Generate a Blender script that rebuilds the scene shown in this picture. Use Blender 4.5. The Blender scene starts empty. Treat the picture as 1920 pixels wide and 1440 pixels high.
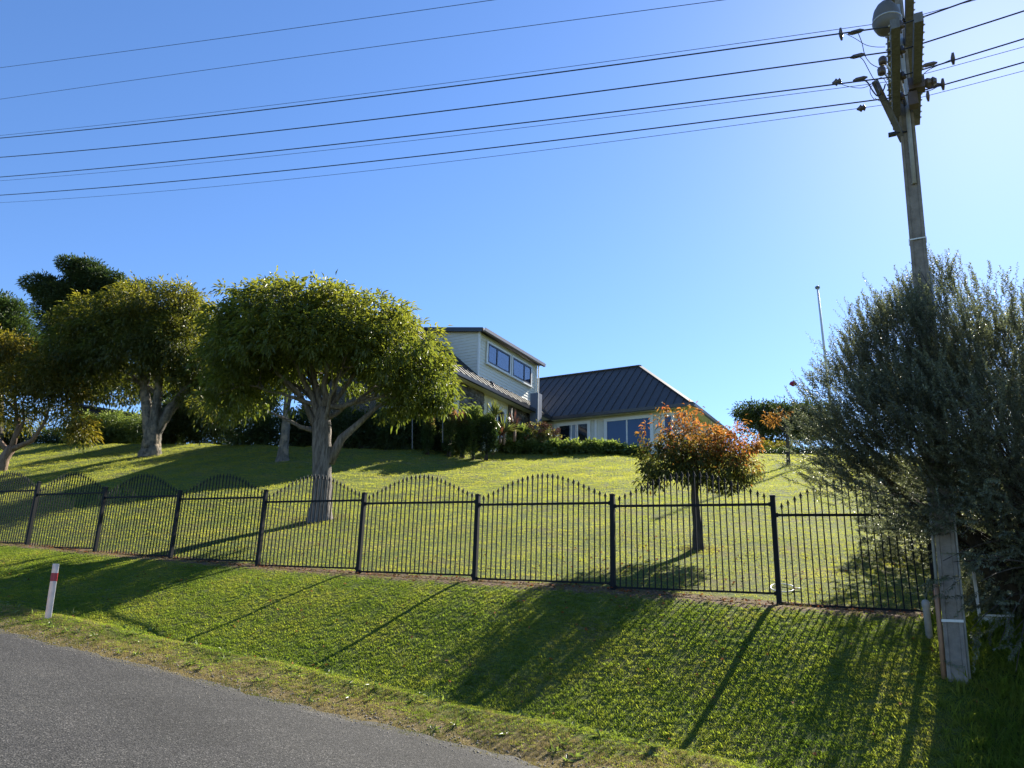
import bpy, math, random
import numpy as np

# ---------------------------------------------------------------- clearing, camera, light
sc = bpy.context.scene
COL = sc.collection
rng = np.random.default_rng(7)
random.seed(7)
PI = math.pi
PITCH, ROLL, FOC = math.radians(16.1), math.radians(1.7), 1440.0
SUN_AZ, SUN_EL = math.radians(37.25), math.radians(36.0)

_f = np.array([0, math.cos(PITCH), math.sin(PITCH)])
_u0 = np.array([0, -math.sin(PITCH), math.cos(PITCH)])
_r0 = np.array([1.0, 0, 0])
_rt = _r0 * math.cos(ROLL) + _u0 * math.sin(ROLL)
_up = -_r0 * math.sin(ROLL) + _u0 * math.cos(ROLL)

from mathutils import Matrix, Vector
cam_d = bpy.data.cameras.new('camera')
cam_d.sensor_fit = 'HORIZONTAL'
cam_d.sensor_width = 36.0
cam_d.lens = 36.0 * FOC / 1920.0
cam_d.clip_start = 0.05
cam_d.clip_end = 3000
cam = bpy.data.objects.new('camera', cam_d)
COL.objects.link(cam)
cam.matrix_world = Matrix(((_rt[0], _up[0], -_f[0], 0), (_rt[1], _up[1], -_f[1], 0), (_rt[2], _up[2], -_f[2], 0), (0, 0, 0, 1)))
sc.camera = cam

world = bpy.data.worlds.new('World')
sc.world = world
world.use_nodes = True
wn = world.node_tree
wn.nodes.clear()
w_out = wn.nodes.new('ShaderNodeOutputWorld')
w_bg = wn.nodes.new('ShaderNodeBackground')
w_sky = wn.nodes.new('ShaderNodeTexSky')
w_sky.sky_type = 'NISHITA'
w_sky.sun_disc = False
w_sky.sun_elevation = SUN_EL
w_sky.sun_rotation = SUN_AZ
w_sky.altitude = 0
w_sky.air_density = 1.0
w_sky.dust_density = 0.16
w_sky.ozone_density = 6.0
w_bg.inputs['Strength'].default_value = 0.069
w_hs = wn.nodes.new('ShaderNodeHueSaturation'); w_hs.inputs['Saturation'].default_value = 1.08
wn.links.new(w_sky.outputs[0], w_hs.inputs['Color']); w_wb = wn.nodes.new('ShaderNodeMix'); w_wb.data_type = 'RGBA'; w_wb.blend_type = 'MULTIPLY'; w_wb.inputs[0].default_value = 1; w_wb.inputs[7].default_value = (1.03, .97, 1.02, 1)
wn.links.new(w_hs.outputs[0], w_wb.inputs[6]); wn.links.new(w_wb.outputs[2], w_bg.inputs[0])
wn.links.new(w_bg.outputs[0], w_out.inputs[0])

sun_d = bpy.data.lights.new('sun', 'SUN')
sun_d.energy = 5.0
sun_d.angle = math.radians(0.53)
sun_d.color = (1.0, 0.93, 0.80)
sun = bpy.data.objects.new('sun', sun_d)
COL.objects.link(sun)
sdir = Vector((math.sin(SUN_AZ) * math.cos(SUN_EL), math.cos(SUN_AZ) * math.cos(SUN_EL), math.sin(SUN_EL)))
sun.rotation_euler = sdir.to_track_quat('Z', 'Y').to_euler()
sun.location = (30, 40, 40)

sc.view_settings.view_transform = 'Standard'
sc.view_settings.look = 'None'
sc.view_settings.gamma = 1
sc.view_settings.use_curve_mapping = False
sc.view_settings.exposure = 1.65
sc.render.engine = 'CYCLES'
sc.cycles.max_bounces = 8
sc.cycles.diffuse_bounces = 5
sc.cycles.transmission_bounces = 4
sc.cycles.transparent_max_bounces = 12
sc.cycles.sample_clamp_indirect = 6

# ---------------------------------------------------------------- survey helpers: the place measured from where the camera stands
def ray(x, y): return _f + _rt * (x - 960) / FOC + _up * (720 - y) / FOC
def at(x, y, Y):
    v = ray(x, y); return v * (Y / v[1])
U = np.array([-.895, .445, 0]); U /= np.linalg.norm(U)      # along the fence, uphill
N = np.array([-U[1], U[0], 0.0])                            # from the fence to the road
O = np.array([3.68, 10.7, 0.0])
def td(p): q = np.asarray(p) - O; return q @ U, q @ N
def TD(t, d, z): return O + U * t + N * d + np.array([0, 0, z])
def on_d(x, y, d):
    v = ray(x, y); return v * ((d + O @ N) / (v @ N))

def zroad(t): return np.interp(t, [-60, -8, 0, 10, 30, 80], [-4.5, -2.1, -1.5, -.47, 1.3, 3.5])
def zfence(t): return np.interp(t, [-40, -8, -2, 0, 2.34, 4.68, 7.0, 9.34, 11.67, 14, 16.4, 20, 40], [-1.5, -.3, .02, .12, .27, .37, .46, .58, .72, .85, 1.02, 1.2, 2.4])
_T = [at(*q) for q in [(1900, 858, 27), (1440, 853, 31), (1200, 850, 33), (1000, 848, 33.5), (800, 845, 31), (600, 838, 31), (400, 833, 34), (150, 832, 39), (0, 832, 42)]]
_TT = [td(p)[0] for p in _T]; _TS = [-td(p)[1] for p in _T]; _TZ = [p[2] for p in _T]
def bumps(x, y):
    return .025 * np.sin(x * 1.3 + y * .7) * np.sin(y * .9 - x * .4) + .015 * np.sin(x * 3.1 - y * 2.2)
def ground_z(t, d):
    t = np.asarray(t, float); d = np.asarray(d, float)
    zf_, zr_ = zfence(t), zroad(t)
    s = np.maximum(-d, 0)
    St, zt = np.interp(t, _TT, _TS), np.interp(t, _TT, _TZ)
    k = np.minimum(s / St, 1)
    lawn = zf_ + (zt - zf_) * k + np.clip(s - St, 0, 15) * .05
    lip = zf_ - .04
    a = np.clip(d / .35, 0, 1)
    bank = zf_ * (1 - a) + lip * a
    q = np.clip((d - .35) / 2.75, 0, 1)
    q = q - .02 * np.sin(2 * PI * q)
    bank = bank + (zr_ + .12 - lip) * q
    r = np.clip((d - 3.1) / .55, 0, 1); bank = bank + .08 * r
    r = np.clip((d - 3.65) / .75, 0, 1); bank = bank - .20 * r
    w = np.clip((d - 11.3) / 6, 0, 1); bank = bank + .9 * w * w
    z = np.where(d <= 0, lawn, bank)
    x = O[0] + U[0] * t + N[0] * d; y = O[1] + U[1] * t + N[1] * d
    amp = np.clip(np.abs(d) / 2, 0, 1) * np.where(d > 0, .7, 1.2) * np.where(d > 4, 0, 1)
    return z + bumps(x, y) * amp
def gz(p):
    t, d = td(p); return float(ground_z(t, d))
def on_ground(x, y):
    v = ray(x, y)
    for k in np.arange(3, 70, .02):
        p = v * k
        if p[2] < gz(p): return np.array([p[0], p[1], gz(p)])
    return v * 30

# ---------------------------------------------------------------- materials
def mat(name):
    m = bpy.data.materials.new(name); m.use_nodes = True
    nt = m.node_tree; b = nt.nodes['Principled BSDF']; out = nt.nodes['Material Output']
    return m, nt, b, out
def nd(nt, typ, **kw):
    n = nt.nodes.new(typ)
    for k, v in kw.items(): setattr(n, k, v)
    return n
def noise(nt, scale, detail=4, rough=.6, vec=None, stretch=None, obj=False):
    n = nd(nt, 'ShaderNodeTexNoise'); n.inputs['Scale'].default_value = scale
    n.inputs['Detail'].default_value = detail; n.inputs['Roughness'].default_value = rough
    if obj:
        tc = nd(nt, 'ShaderNodeTexCoord'); src = tc.outputs['Object']
    else:
        g = nd(nt, 'ShaderNodeNewGeometry'); src = g.outputs['Position']
    if stretch:
        mp = nd(nt, 'ShaderNodeMapping'); mp.inputs['Scale'].default_value = stretch
        nt.links.new(src, mp.inputs[0]); src = mp.outputs[0]
    nt.links.new(src, n.inputs['Vector'])
    return n
def ramp(nt, fac, stops):
    r = nd(nt, 'ShaderNodeValToRGB'); e = r.color_ramp.elements
    while len(e) < len(stops): e.new(.5)
    for i, (p, c) in enumerate(stops):
        e[i].position = p; e[i].color = (*c, 1)
    nt.links.new(fac, r.inputs[0]); return r
def mixc(nt, fac, a, b, mode='MIX'):
    m = nd(nt, 'ShaderNodeMix', data_type='RGBA', blend_type=mode)
    for sock, v in ((m.inputs[0], fac), (m.inputs[6], a), (m.inputs[7], b)):
        if isinstance(v, (int, float)): sock.default_value = v
        elif isinstance(v, tuple): sock.default_value = (*v, 1)
        else: nt.links.new(v, sock)
    return m.outputs[2]
def bump(nt, b, h, dist, strength=1.0):
    n = nd(nt, 'ShaderNodeBump'); n.inputs['Distance'].default_value = dist; n.inputs['Strength'].default_value = strength
    nt.links.new(h, n.inputs['Height']); nt.links.new(n.outputs[0], b.inputs['Normal']); return n

def solid(name, c, rough=.5, metal=0.0, var=.15, scale=6, bmp=0, stretch=None, spec=.5):
    m, nt, b, out = mat(name)
    n = noise(nt, scale, 5, .65, stretch=stretch)
    lo = tuple(x * (1 - var) for x in c); hi = tuple(min(1, x * (1 + var)) for x in c)
    r = ramp(nt, n.outputs[0], [(.3, lo), (.7, hi)])
    nt.links.new(r.outputs[0], b.inputs['Base Color'])
    b.inputs['Roughness'].default_value = rough; b.inputs['Metallic'].default_value = metal
    b.inputs['Specular IOR Level'].default_value = spec
    if bmp: bump(nt, b, n.outputs[0], bmp)
    return m

def leaf_mat(name, dark, light, trans, tint=None, transf=.45, rough=.42, spec=.5):
    """leaf: glossy blade plus light coming through; attribute 'tint' (0..1) goes from the dark to the light leaf colour"""
    m, nt, b, out = mat(name)
    a = nd(nt, 'ShaderNodeAttribute', attribute_name='tint')
    stops = [(0, dark), (1, light)] if tint is None else tint
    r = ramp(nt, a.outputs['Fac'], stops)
    n = noise(nt, 2.2, 2)
    v = ramp(nt, n.outputs[0], [(.3, (.75, .75, .75)), (.7, (1.2, 1.2, 1.2))])
    c = mixc(nt, 1.0, r.outputs[0], v.outputs[0], 'MULTIPLY')
    nt.links.new(c, b.inputs['Base Color'])
    b.inputs['Roughness'].default_value = rough; b.inputs['Specular IOR Level'].default_value = spec
    t = nd(nt, 'ShaderNodeBsdfTranslucent')
    c2 = mixc(nt, 1.0, c, trans, 'MULTIPLY')
    nt.links.new(c2, t.inputs[0])
    mx = nd(nt, 'ShaderNodeMixShader'); mx.inputs[0].default_value = transf
    nt.links.new(b.outputs[0], mx.inputs[1]); nt.links.new(t.outputs[0], mx.inputs[2])
    nt.links.new(mx.outputs[0], out.inputs[0])
    return m

M = {}
# ground: green turf, dry brown strip on the shoulder, bare earth under the fence
m, nt, b, out = mat('turf'); M['turf'] = m
a = nd(nt, 'ShaderNodeAttribute', attribute_name='dist')
n1 = noise(nt, 1.1, 5); n2 = noise(nt, 22, 6, .7); n3 = noise(nt, 5, 4)
green = ramp(nt, n2.outputs[0], [(.3, (.050, .070, .016)), (.52, (.095, .125, .026)), (.75, (.16, .18, .045))])
dryc = ramp(nt, n2.outputs[0], [(.3, (.07, .045, .022)), (.5, (.16, .12, .05)), (.72, (.27, .22, .10))])
earth = ramp(nt, n2.outputs[0], [(.3, (.05, .030, .018)), (.5, (.13, .085, .052)), (.72, (.26, .19, .12))])
patch = ramp(nt, n1.outputs[0], [(.48, (0, 0, 0)), (.72, (.6, .6, .6))])
base = mixc(nt, patch.outputs[0], green.outputs[0], dryc.outputs[0])
def band(lo, hi, soft, wob):
    w = nd(nt, 'ShaderNodeMath', operation='MULTIPLY_ADD'); nt.links.new(n3.outputs[0], w.inputs[0]); w.inputs[1].default_value = wob; w.inputs[2].default_value = -wob / 2
    s = nd(nt, 'ShaderNodeMath', operation='ADD'); nt.links.new(a.outputs['Fac'], s.inputs[0]); nt.links.new(w.outputs[0], s.inputs[1])
    r1 = nd(nt, 'ShaderNodeMapRange'); r1.inputs[1].default_value = lo; r1.inputs[2].default_value = lo + soft; nt.links.new(s.outputs[0], r1.inputs[0])
    r2 = nd(nt, 'ShaderNodeMapRange'); r2.inputs[1].default_value = hi; r2.inputs[2].default_value = hi + soft; r2.inputs[3].default_value = 1; r2.inputs[4].default_value = 0; nt.links.new(s.outputs[0], r2.inputs[0])
    p = nd(nt, 'ShaderNodeMath', operation='MULTIPLY'); nt.links.new(r1.outputs[0], p.inputs[0]); nt.links.new(r2.outputs[0], p.inputs[1]); return p.outputs[0]
base = mixc(nt, band(3.7, 12, .35, .9), base, dryc.outputs[0])
base = mixc(nt, band(-.2, .36, .1, .35), base, earth.outputs[0])
nt.links.new(base, b.inputs['Base Color']); b.inputs['Roughness'].default_value = .95; b.inputs['Specular IOR Level'].default_value = .15
bump(nt, b, n2.outputs[0], .035)

# chip-seal road: bumpy stone chips of several greys with tar between
m, nt, b, out = mat('chip_seal'); M['road'] = m
g = nd(nt, 'ShaderNodeNewGeometry')
vo = nd(nt, 'ShaderNodeTexVoronoi'); vo.inputs['Scale'].default_value = 75; nt.links.new(g.outputs['Position'], vo.inputs['Vector'])
sep = nd(nt, 'ShaderNodeSeparateColor'); nt.links.new(vo.outputs['Color'], sep.inputs[0])
chip = ramp(nt, sep.outputs[0], [(0, (.022, .023, .024)), (.5, (.042, .042, .042)), (.88, (.066, .065, .063)), (1, (.13, .125, .12))])
gap = ramp(nt, vo.outputs['Distance'], [(.35, (1, 1, 1)), (.75, (.28, .28, .28))])
wear = noise(nt, .8, 5); wr = ramp(nt, wear.outputs[0], [(.3, (.72, .72, .72)), (.5, (.98, .98, .98)), (.7, (1.2, 1.19, 1.16))])
c = mixc(nt, 1.0, chip.outputs[0], gap.outputs[0], 'MULTIPLY'); c = mixc(nt, 1.0, c, wr.outputs[0], 'MULTIPLY')
nt.links.new(c, b.inputs['Base Color']); b.inputs['Roughness'].default_value = .85; b.inputs['Specular IOR Level'].default_value = .2
inv = nd(nt, 'ShaderNodeMath', operation='SUBTRACT'); inv.inputs[0].default_value = 1; nt.links.new(vo.outputs['Distance'], inv.inputs[1])
bump(nt, b, inv.outputs[0], .006)

M['grass'] = None
def grass_mat(name, stops, transf=.5, tr=(1.5, 1.6, .9)):
    m, nt, b, out = mat(name)
    oi = nd(nt, 'ShaderNodeObjectInfo')
    n1 = noise(nt, .9, 4); n2 = noise(nt, 7, 3)
    s = nd(nt, 'ShaderNodeMath', operation='ADD'); nt.links.new(n1.outputs[0], s.inputs[0])
    k = nd(nt, 'ShaderNodeMath', operation='MULTIPLY_ADD'); nt.links.new(oi.outputs['Random'], k.inputs[0]); k.inputs[1].default_value = .14; k.inputs[2].default_value = -.07
    nt.links.new(k.outputs[0], s.inputs[1])
    s2 = nd(nt, 'ShaderNodeMath', operation='MULTIPLY_ADD'); nt.links.new(n2.outputs[0], s2.inputs[0]); s2.inputs[1].default_value = .4; s2.inputs[2].default_value = -.2
    s3 = nd(nt, 'ShaderNodeMath', operation='ADD'); nt.links.new(s.outputs[0], s3.inputs[0]); nt.links.new(s2.outputs[0], s3.inputs[1])
    r = ramp(nt, s3.outputs[0], stops)
    nt.links.new(r.outputs[0], b.inputs['Base Color']); b.inputs['Roughness'].default_value = .65; b.inputs['Specular IOR Level'].default_value = .15
    t = nd(nt, 'ShaderNodeBsdfTranslucent'); nt.links.new(mixc(nt, 1.0, r.outputs[0], tr, 'MULTIPLY'), t.inputs[0])
    mx = nd(nt, 'ShaderNodeMixShader'); mx.inputs[0].default_value = transf
    nt.links.new(b.outputs[0], mx.inputs[1]); nt.links.new(t.outputs[0], mx.inputs[2]); nt.links.new(mx.outputs[0], out.inputs[0])
    return m
M['grass'] = grass_mat('grass_blade', [(.25, (.062, .10, .018)), (.45, (.12, .165, .030)), (.62, (.185, .21, .045)), (.8, (.26, .24, .08))], .6, (2.0, 2.0, .9))
M['lawn'] = grass_mat('lawn_blade', [(.2, (.14, .165, .036)), (.45, (.185, .205, .046)), (.65, (.23, .235, .06)), (.85, (.29, .26, .09))], .6, (2.0, 1.95, .9))
M['dry'] = grass_mat('dry_blade', [(.3, (.10, .13, .03)), (.5, (.22, .18, .07)), (.7, (.32, .26, .12))], .35, (1.2, 1.2, .9))

M['fence'] = solid('fence_paint', (.010, .012, .015), .7, 0, .1, 30, spec=.2)
M['bark_pale'] = None
def bark(name, dark, light, sc_=9, stretch=(1, 1, .22), dist=.03, patch=None):
    m, nt, b, out = mat(name)
    n = noise(nt, sc_, 7, .7, stretch=stretch); n2 = noise(nt, 2.5, 3)
    r = ramp(nt, n.outputs[0], [(.3, dark), (.68, light)])
    c = r.outputs[0]
    if patch:
        pr = ramp(nt, n2.outputs[0], [(.5, (0, 0, 0)), (.62, (1, 1, 1))]); c = mixc(nt, pr.outputs[0], c, patch)
    nt.links.new(c, b.inputs['Base Color']); b.inputs['Roughness'].default_value = .9; b.inputs['Specular IOR Level'].default_value = .2
    bump(nt, b, n.outputs[0], dist); return m
M['bark_pale'] = bark('pale_bark', (.035, .030, .027), (.27, .24, .21), 17, (1, 1, .16), .06)
M['bark_old'] = bark('old_bark', (.03, .028, .024), (.22, .20, .165), 9, (1, 1, .35), .07, patch=(.27, .22, .16))
M['bark_brown'] = bark('brown_bark', (.10, .065, .045), (.28, .20, .15), 16)
M['bark_dark'] = bark('dark_bark', (.03, .025, .02), (.10, .085, .07), 12)

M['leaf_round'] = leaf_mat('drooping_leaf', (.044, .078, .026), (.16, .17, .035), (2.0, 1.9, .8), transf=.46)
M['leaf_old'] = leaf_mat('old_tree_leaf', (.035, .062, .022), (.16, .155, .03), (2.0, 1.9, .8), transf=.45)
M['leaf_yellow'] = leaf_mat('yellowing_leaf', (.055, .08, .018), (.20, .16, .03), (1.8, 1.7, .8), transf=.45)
M['leaf_conifer'] = leaf_mat('conifer_leaf', (.022, .042, .020), (.070, .098, .034), (1.4, 1.5, .8), transf=.28, rough=.6)
M['leaf_conifer2'] = leaf_mat('light_conifer_leaf', (.028, .052, .020), (.075, .105, .03), (1.4, 1.5, .8), transf=.3, rough=.6)
M['leaf_autumn'] = leaf_mat('autumn_leaf', None, None, (1.5, 1.4, .9), tint=[(0, (.035, .055, .018)), (.45, (.075, .085, .022)), (.62, (.22, .14, .035)), (.78, (.31, .13, .04)), (1, (.30, .075, .04))], transf=.42, rough=.6, spec=.3)
M['leaf_shrub'] = leaf_mat('feathery_leaf', (.085, .100, .075), (.23, .25, .16), (1.3, 1.35, .9), transf=.3, rough=.5, spec=.45)
M['leaf_hedge'] = leaf_mat('hedge_leaf', (.026, .048, .02), (.085, .115, .034), (1.5, 1.6, .8), transf=.3)
M['leaf_bed'] = leaf_mat('bed_plant_leaf', (.06, .10, .03), (.24, .28, .09), (1.5, 1.6, .8), transf=.35)
M['leaf_red'] = leaf_mat('red_tipped_leaf', None, None, (1.5, 1.5, .9), tint=[(0, (.05, .09, .03)), (.5, (.13, .15, .05)), (.8, (.46, .25, .14)), (1, (.54, .24, .15))], transf=.35)  # tips are red; their extra brightness stands in for sunlight on them
M['flower_brown'] = solid('dry_flower_head', (.24, .11, .065), .9, 0, .4, 40)
M['leaf_spiky'] = leaf_mat('sword_leaf', (.07, .10, .03), (.25, .26, .10), (1.4, 1.4, .8), transf=.3)
M['bronze'] = leaf_mat('bronze_leaf', (.05, .02, .015), (.22, .10, .06), (1.3, 1.1, .8), transf=.25)

M['concrete'] = None
m, nt, b, out = mat('pole_concrete'); M['concrete'] = m
n = noise(nt, 7, 6, .7); n2 = noise(nt, 60, 3); r = ramp(nt, n.outputs[0], [(.3, (.15, .13, .11)), (.7, (.29, .255, .22))])
nt.links.new(r.outputs[0], b.inputs['Base Color']); b.inputs['Roughness'].default_value = .9; bump(nt, b, n2.outputs[0], .004)
M['timber'] = solid('weathered_timber', (.15, .15, .155), .85, 0, .3, 18, .004, (1, 1, .3))
M['wire'] = solid('wire_sheath', (.018, .022, .035), .45, 0, .1)
M['insulator'] = solid('insulator_glaze', (.10, .075, .065), .25, 0, .2)
M['steel'] = solid('galvanised_steel', (.42, .42, .42), .38, .8, .15, 20)
M['lamp_metal'] = solid('lamp_housing', (.13, .12, .11), .5, 0, .1)
M['pvc_orange'] = solid('orange_conduit', (.36, .20, .12), .5, 0, .2, 15)
M['pvc_grey'] = solid('grey_conduit', (.33, .33, .32), .5, 0, .15, 15)
M['pvc_white'] = solid('white_pipe', (.62, .63, .64), .4, 0, .08, 8)
M['white_band'] = solid('white_band', (.7, .7, .68), .5, 0, .05)

M['roof'] = solid('charcoal_roof', (.052, .048, .046), .6, 0, .12, 3, 0)
M['roof_lit'] = M['roof']
M['gutter'] = solid('dark_gutter', (.035, .038, .046), .35, .1, .1)
M['clad'] = solid('pale_weatherboard', (.64, .64, .56), .5, 0, .05, 4)
M['trim'] = solid('white_trim', (.72, .73, .70), .45, 0, .04)
M['cream'] = solid('cream_plaster', (.64, .61, .46), .8, 0, .06, 3)
M['frame_dark'] = solid('dark_joinery', (.012, .014, .018), .35, 0, .1)
M['curtain'] = solid('net_curtain', (.16, .16, .23), .9, 0, .25, 9, .02, (3, 3, .1))
M['blind'] = solid('white_curtain', (.75, .74, .70), .9, 0, .12, 9, .02, (3, 3, .1))
M['room'] = solid('unlit_room_panel', (.018, .02, .024), .9, 0, .2)  # near-black colour paints the unlit interior on a panel behind the glass
M['screen'] = solid('blue_grey_sheet', (.16, .19, .25), .45, .3, .06, 8)
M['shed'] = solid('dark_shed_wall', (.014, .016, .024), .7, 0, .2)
m, nt, b, out = mat('stone'); M['stone'] = m
n = noise(nt, 3.4, 3); r = ramp(nt, n.outputs[0], [(.35, (.05, .05, .048)), (.5, (.13, .12, .105)), (.66, (.27, .245, .21))])
nt.links.new(r.outputs[0], b.inputs['Base Color']); b.inputs['Roughness'].default_value = .85; bump(nt, b, noise(nt, 30, 4).outputs[0], .01)
m, nt, b, out = mat('pane'); M['pane'] = m
gl = nd(nt, 'ShaderNodeBsdfGlossy'); gl.inputs['Roughness'].default_value = .01; gl.inputs[0].default_value = (.9, .93, 1, 1)
tr_ = nd(nt, 'ShaderNodeBsdfTransparent'); tr_.inputs[0].default_value = (.75, .8, .85, 1)
lw = nd(nt, 'ShaderNodeLayerWeight'); lw.inputs[0].default_value = .3
ad = nd(nt, 'ShaderNodeMath', operation='MULTIPLY_ADD'); nt.links.new(lw.outputs[1], ad.inputs[0]); ad.inputs[1].default_value = .22; ad.inputs[2].default_value = .05
mx = nd(nt, 'ShaderNodeMixShader'); nt.links.new(ad.outputs[0], mx.inputs[0]); nt.links.new(tr_.outputs[0], mx.inputs[1]); nt.links.new(gl.outputs[0], mx.inputs[2]); nt.links.new(mx.outputs[0], out.inputs[0])
# ranch slider pane: its blue base colour stands in for reflected sky
m, nt, b, out = mat('sky_blue_pane'); M['pane2'] = m
b.inputs['Base Color'].default_value = (.012, .045, .13, 1); b.inputs['Roughness'].default_value = .02; b.inputs['Specular IOR Level'].default_value = .5; b.inputs['IOR'].default_value = 1.5
m, nt, b, out = mat('marker_plastic'); M['marker'] = m
n = noise(nt, 12, 4); r = ramp(nt, n.outputs[0], [(.35, (.62, .63, .66)), (.7, (.80, .80, .80))]); nt.links.new(r.outputs[0], b.inputs['Base Color']); b.inputs['Roughness'].default_value = .35
t = nd(nt, 'ShaderNodeBsdfTranslucent'); t.inputs[0].default_value = (.75, .55, .22, 1)
mx = nd(nt, 'ShaderNodeMixShader'); mx.inputs[0].default_value = .25; nt.links.new(b.outputs[0], mx.inputs[1]); nt.links.new(t.outputs[0], mx.inputs[2]); nt.links.new(mx.outputs[0], out.inputs[0])
M['red_band'] = solid('red_band', (.42, .03, .035), .4, 0, .1)
M['red_flower'] = solid('magenta_flower', (.35, .03, .10), .7)
M['orange_leaf'] = leaf_mat('fallen_leaf', (.10, .05, .025), (.34, .12, .04), (1, 1, 1), transf=.2, rough=.9, spec=.1)

# ---------------------------------------------------------------- mesh helpers
def V3(p): return np.asarray(p, float)
class MB:
    def __init__(s): s.v = []; s.f = []
    def add(s, vs, fs):
        o = len(s.v); s.v += [tuple(map(float, q)) for q in vs]; s.f += [tuple(i + o for i in q) for q in fs]; return s
    def box(s, c, ax, ay, az):
        """c centre; ax, ay, az half-axis vectors"""
        c, ax, ay, az = map(V3, (c, ax, ay, az))
        vs = [c + i * ax + j * ay + k * az for k in (-1, 1) for j in (-1, 1) for i in (-1, 1)]
        return s.add(vs, [(0, 2, 3, 1), (4, 5, 7, 6), (0, 1, 5, 4), (2, 6, 7, 3), (0, 4, 6, 2), (1, 3, 7, 5)])
    def beam(s, a, b_, w, h, upv=(0, 0, 1)):
        a, b_ = V3(a), V3(b_); d = b_ - a; L = np.linalg.norm(d); d = d / L
        side = np.cross(d, V3(upv)); side /= np.linalg.norm(side) + 1e-9; u = np.cross(side, d)
        return s.box((a + b_) / 2, d * L / 2, side * w / 2, u * h / 2)
    def tube(s, pts, rad, n=8, cap=True, noisy=0):
        pts = [V3(p) for p in pts]
        if np.isscalar(rad): rad = [rad] * len(pts)
        t0 = pts[1] - pts[0]; t0 /= np.linalg.norm(t0)
        r0 = np.cross(t0, [0, 0, 1.0]) if abs(t0[2]) < .9 else np.cross(t0, [1.0, 0, 0]); r0 /= np.linalg.norm(r0)
        vs = []; o = len(s.v)
        for i, p in enumerate(pts):
            t = pts[min(i + 1, len(pts) - 1)] - pts[max(i - 1, 0)]; t /= np.linalg.norm(t) + 1e-12
            r0 = r0 - t * (r0 @ t); r0 /= np.linalg.norm(r0); q = np.cross(t, r0)
            for k in range(n):
                a = 2 * PI * k / n; R_ = rad[i] * (1 + noisy * (random.random() - .5) + noisy * .6 * math.sin(3 * a + i * .35))
                vs.append(p + R_ * (math.cos(a) * r0 + math.sin(a) * q))
        fs = []
        for i in range(len(pts) - 1):
            for k in range(n):
                a = i * n + k; b_ = i * n + (k + 1) % n; fs.append((a, b_, b_ + n, a + n))
        if cap: fs.append(tuple(range(n))[::-1]); fs.append(tuple((len(pts) - 1) * n + k for k in range(n)))
        return s.add(vs, fs)
    def lathe(s, c, prof, n=14, ax=(0, 0, 1)):
        ax = V3(ax); ax = ax / np.linalg.norm(ax); r0 = np.cross(ax, [0, 0, 1.0]) if abs(ax[2]) < .9 else np.cross(ax, [1.0, 0, 0]); r0 /= np.linalg.norm(r0); q = np.cross(ax, r0); c = V3(c)
        vs = []; fs = []
        for r, h in prof:
            for k in range(n):
                a = 2 * PI * k / n; vs.append(c + ax * h + max(r, 1e-4) * (math.cos(a) * r0 + math.sin(a) * q))
        for i in range(len(prof) - 1):
            for k in range(n):
                a = i * n + k; b_ = i * n + (k + 1) % n; fs.append((a, b_, b_ + n, a + n))
        fs.append(tuple(range(n))[::-1]); fs.append(tuple((len(prof) - 1) * n + k for k in range(n)))
        return s.add(vs, fs)
    def poly(s, vs): return s.add(vs, [tuple(range(len(vs)))])
    def prism(s, vs, off):
        """a flat polygon with thickness off (vector)"""
        n = len(vs); vs = [V3(v) for v in vs]; w = [v + V3(off) for v in vs]
        return s.add(vs + w, [tuple(range(n))[::-1], tuple(range(n, 2 * n))] + [(i, (i + 1) % n, (i + 1) % n + n, i + n) for i in range(n)])

def wloc(o):
    p = V3(o.location)
    while o.parent: o = o.parent; p = p + V3(o.location)
    return p
def link(name, me, material, parent=None, loc=None, smooth=False):
    o = bpy.data.objects.new(name, me); COL.objects.link(o)
    if material: me.materials.append(material)
    if smooth: me.polygons.foreach_set('use_smooth', [True] * len(me.polygons))
    if parent: o.parent = parent
    if loc is not None: o.location = loc
    return o
def build(name, mb, material, parent=None, smooth=False, origin=None):
    """mesh from world coordinates; origin for a top-level mesh, the thing's base otherwise"""
    base = wloc(parent) if parent else (V3(origin) if origin is not None else V3((0, 0, 0)))
    vs = np.array(mb.v, float) - base
    me = bpy.data.meshes.new(name); me.from_pydata([tuple(v) for v in vs], [], mb.f); me.update()
    o = link(name, me, material, parent, None if parent else tuple(base), smooth)
    return o
def thing(name, label, cat, loc, group=None):
    o = bpy.data.objects.new(name, None); COL.objects.link(o); o.location = tuple(map(float, loc)); o.empty_display_size = .3
    o['label'] = label; o['category'] = cat
    if group: o['group'] = group
    return o
def tag(o, label, cat, group=None, kind=None):
    o['label'] = label; o['category'] = cat
    if group: o['group'] = group
    if kind: o['kind'] = kind
    return o
def np_mesh(name, verts, faces, material, parent=None, tint=None, kind=None, origin=None):
    """faces (F,3) or (F,4) int array; verts world coordinates"""
    base = wloc(parent) if parent else (V3(origin) if origin is not None else V3((0, 0, 0)))
    verts = np.asarray(verts, np.float32) - base.astype(np.float32)
    me = bpy.data.meshes.new(name); k = faces.shape[1]
    me.vertices.add(len(verts)); me.vertices.foreach_set('co', verts.ravel())
    me.loops.add(faces.size); me.loops.foreach_set('vertex_index', faces.astype(np.int32).ravel())
    me.polygons.add(len(faces)); me.polygons.foreach_set('loop_start', np.arange(0, faces.size, k, dtype=np.int32))
    me.update(calc_edges=True)
    if tint is not None:
        at_ = me.attributes.new('tint', 'FLOAT', 'POINT'); at_.data.foreach_set('value', np.asarray(tint, np.float32))
    o = link(name, me, material, parent, None if parent else tuple(base))
    if kind: o['kind'] = kind
    return o
def unit(a): return a / (np.linalg.norm(a, axis=-1, keepdims=True) + 1e-9)
def rdir(n): return unit(rng.normal(size=(n, 3)))

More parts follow.
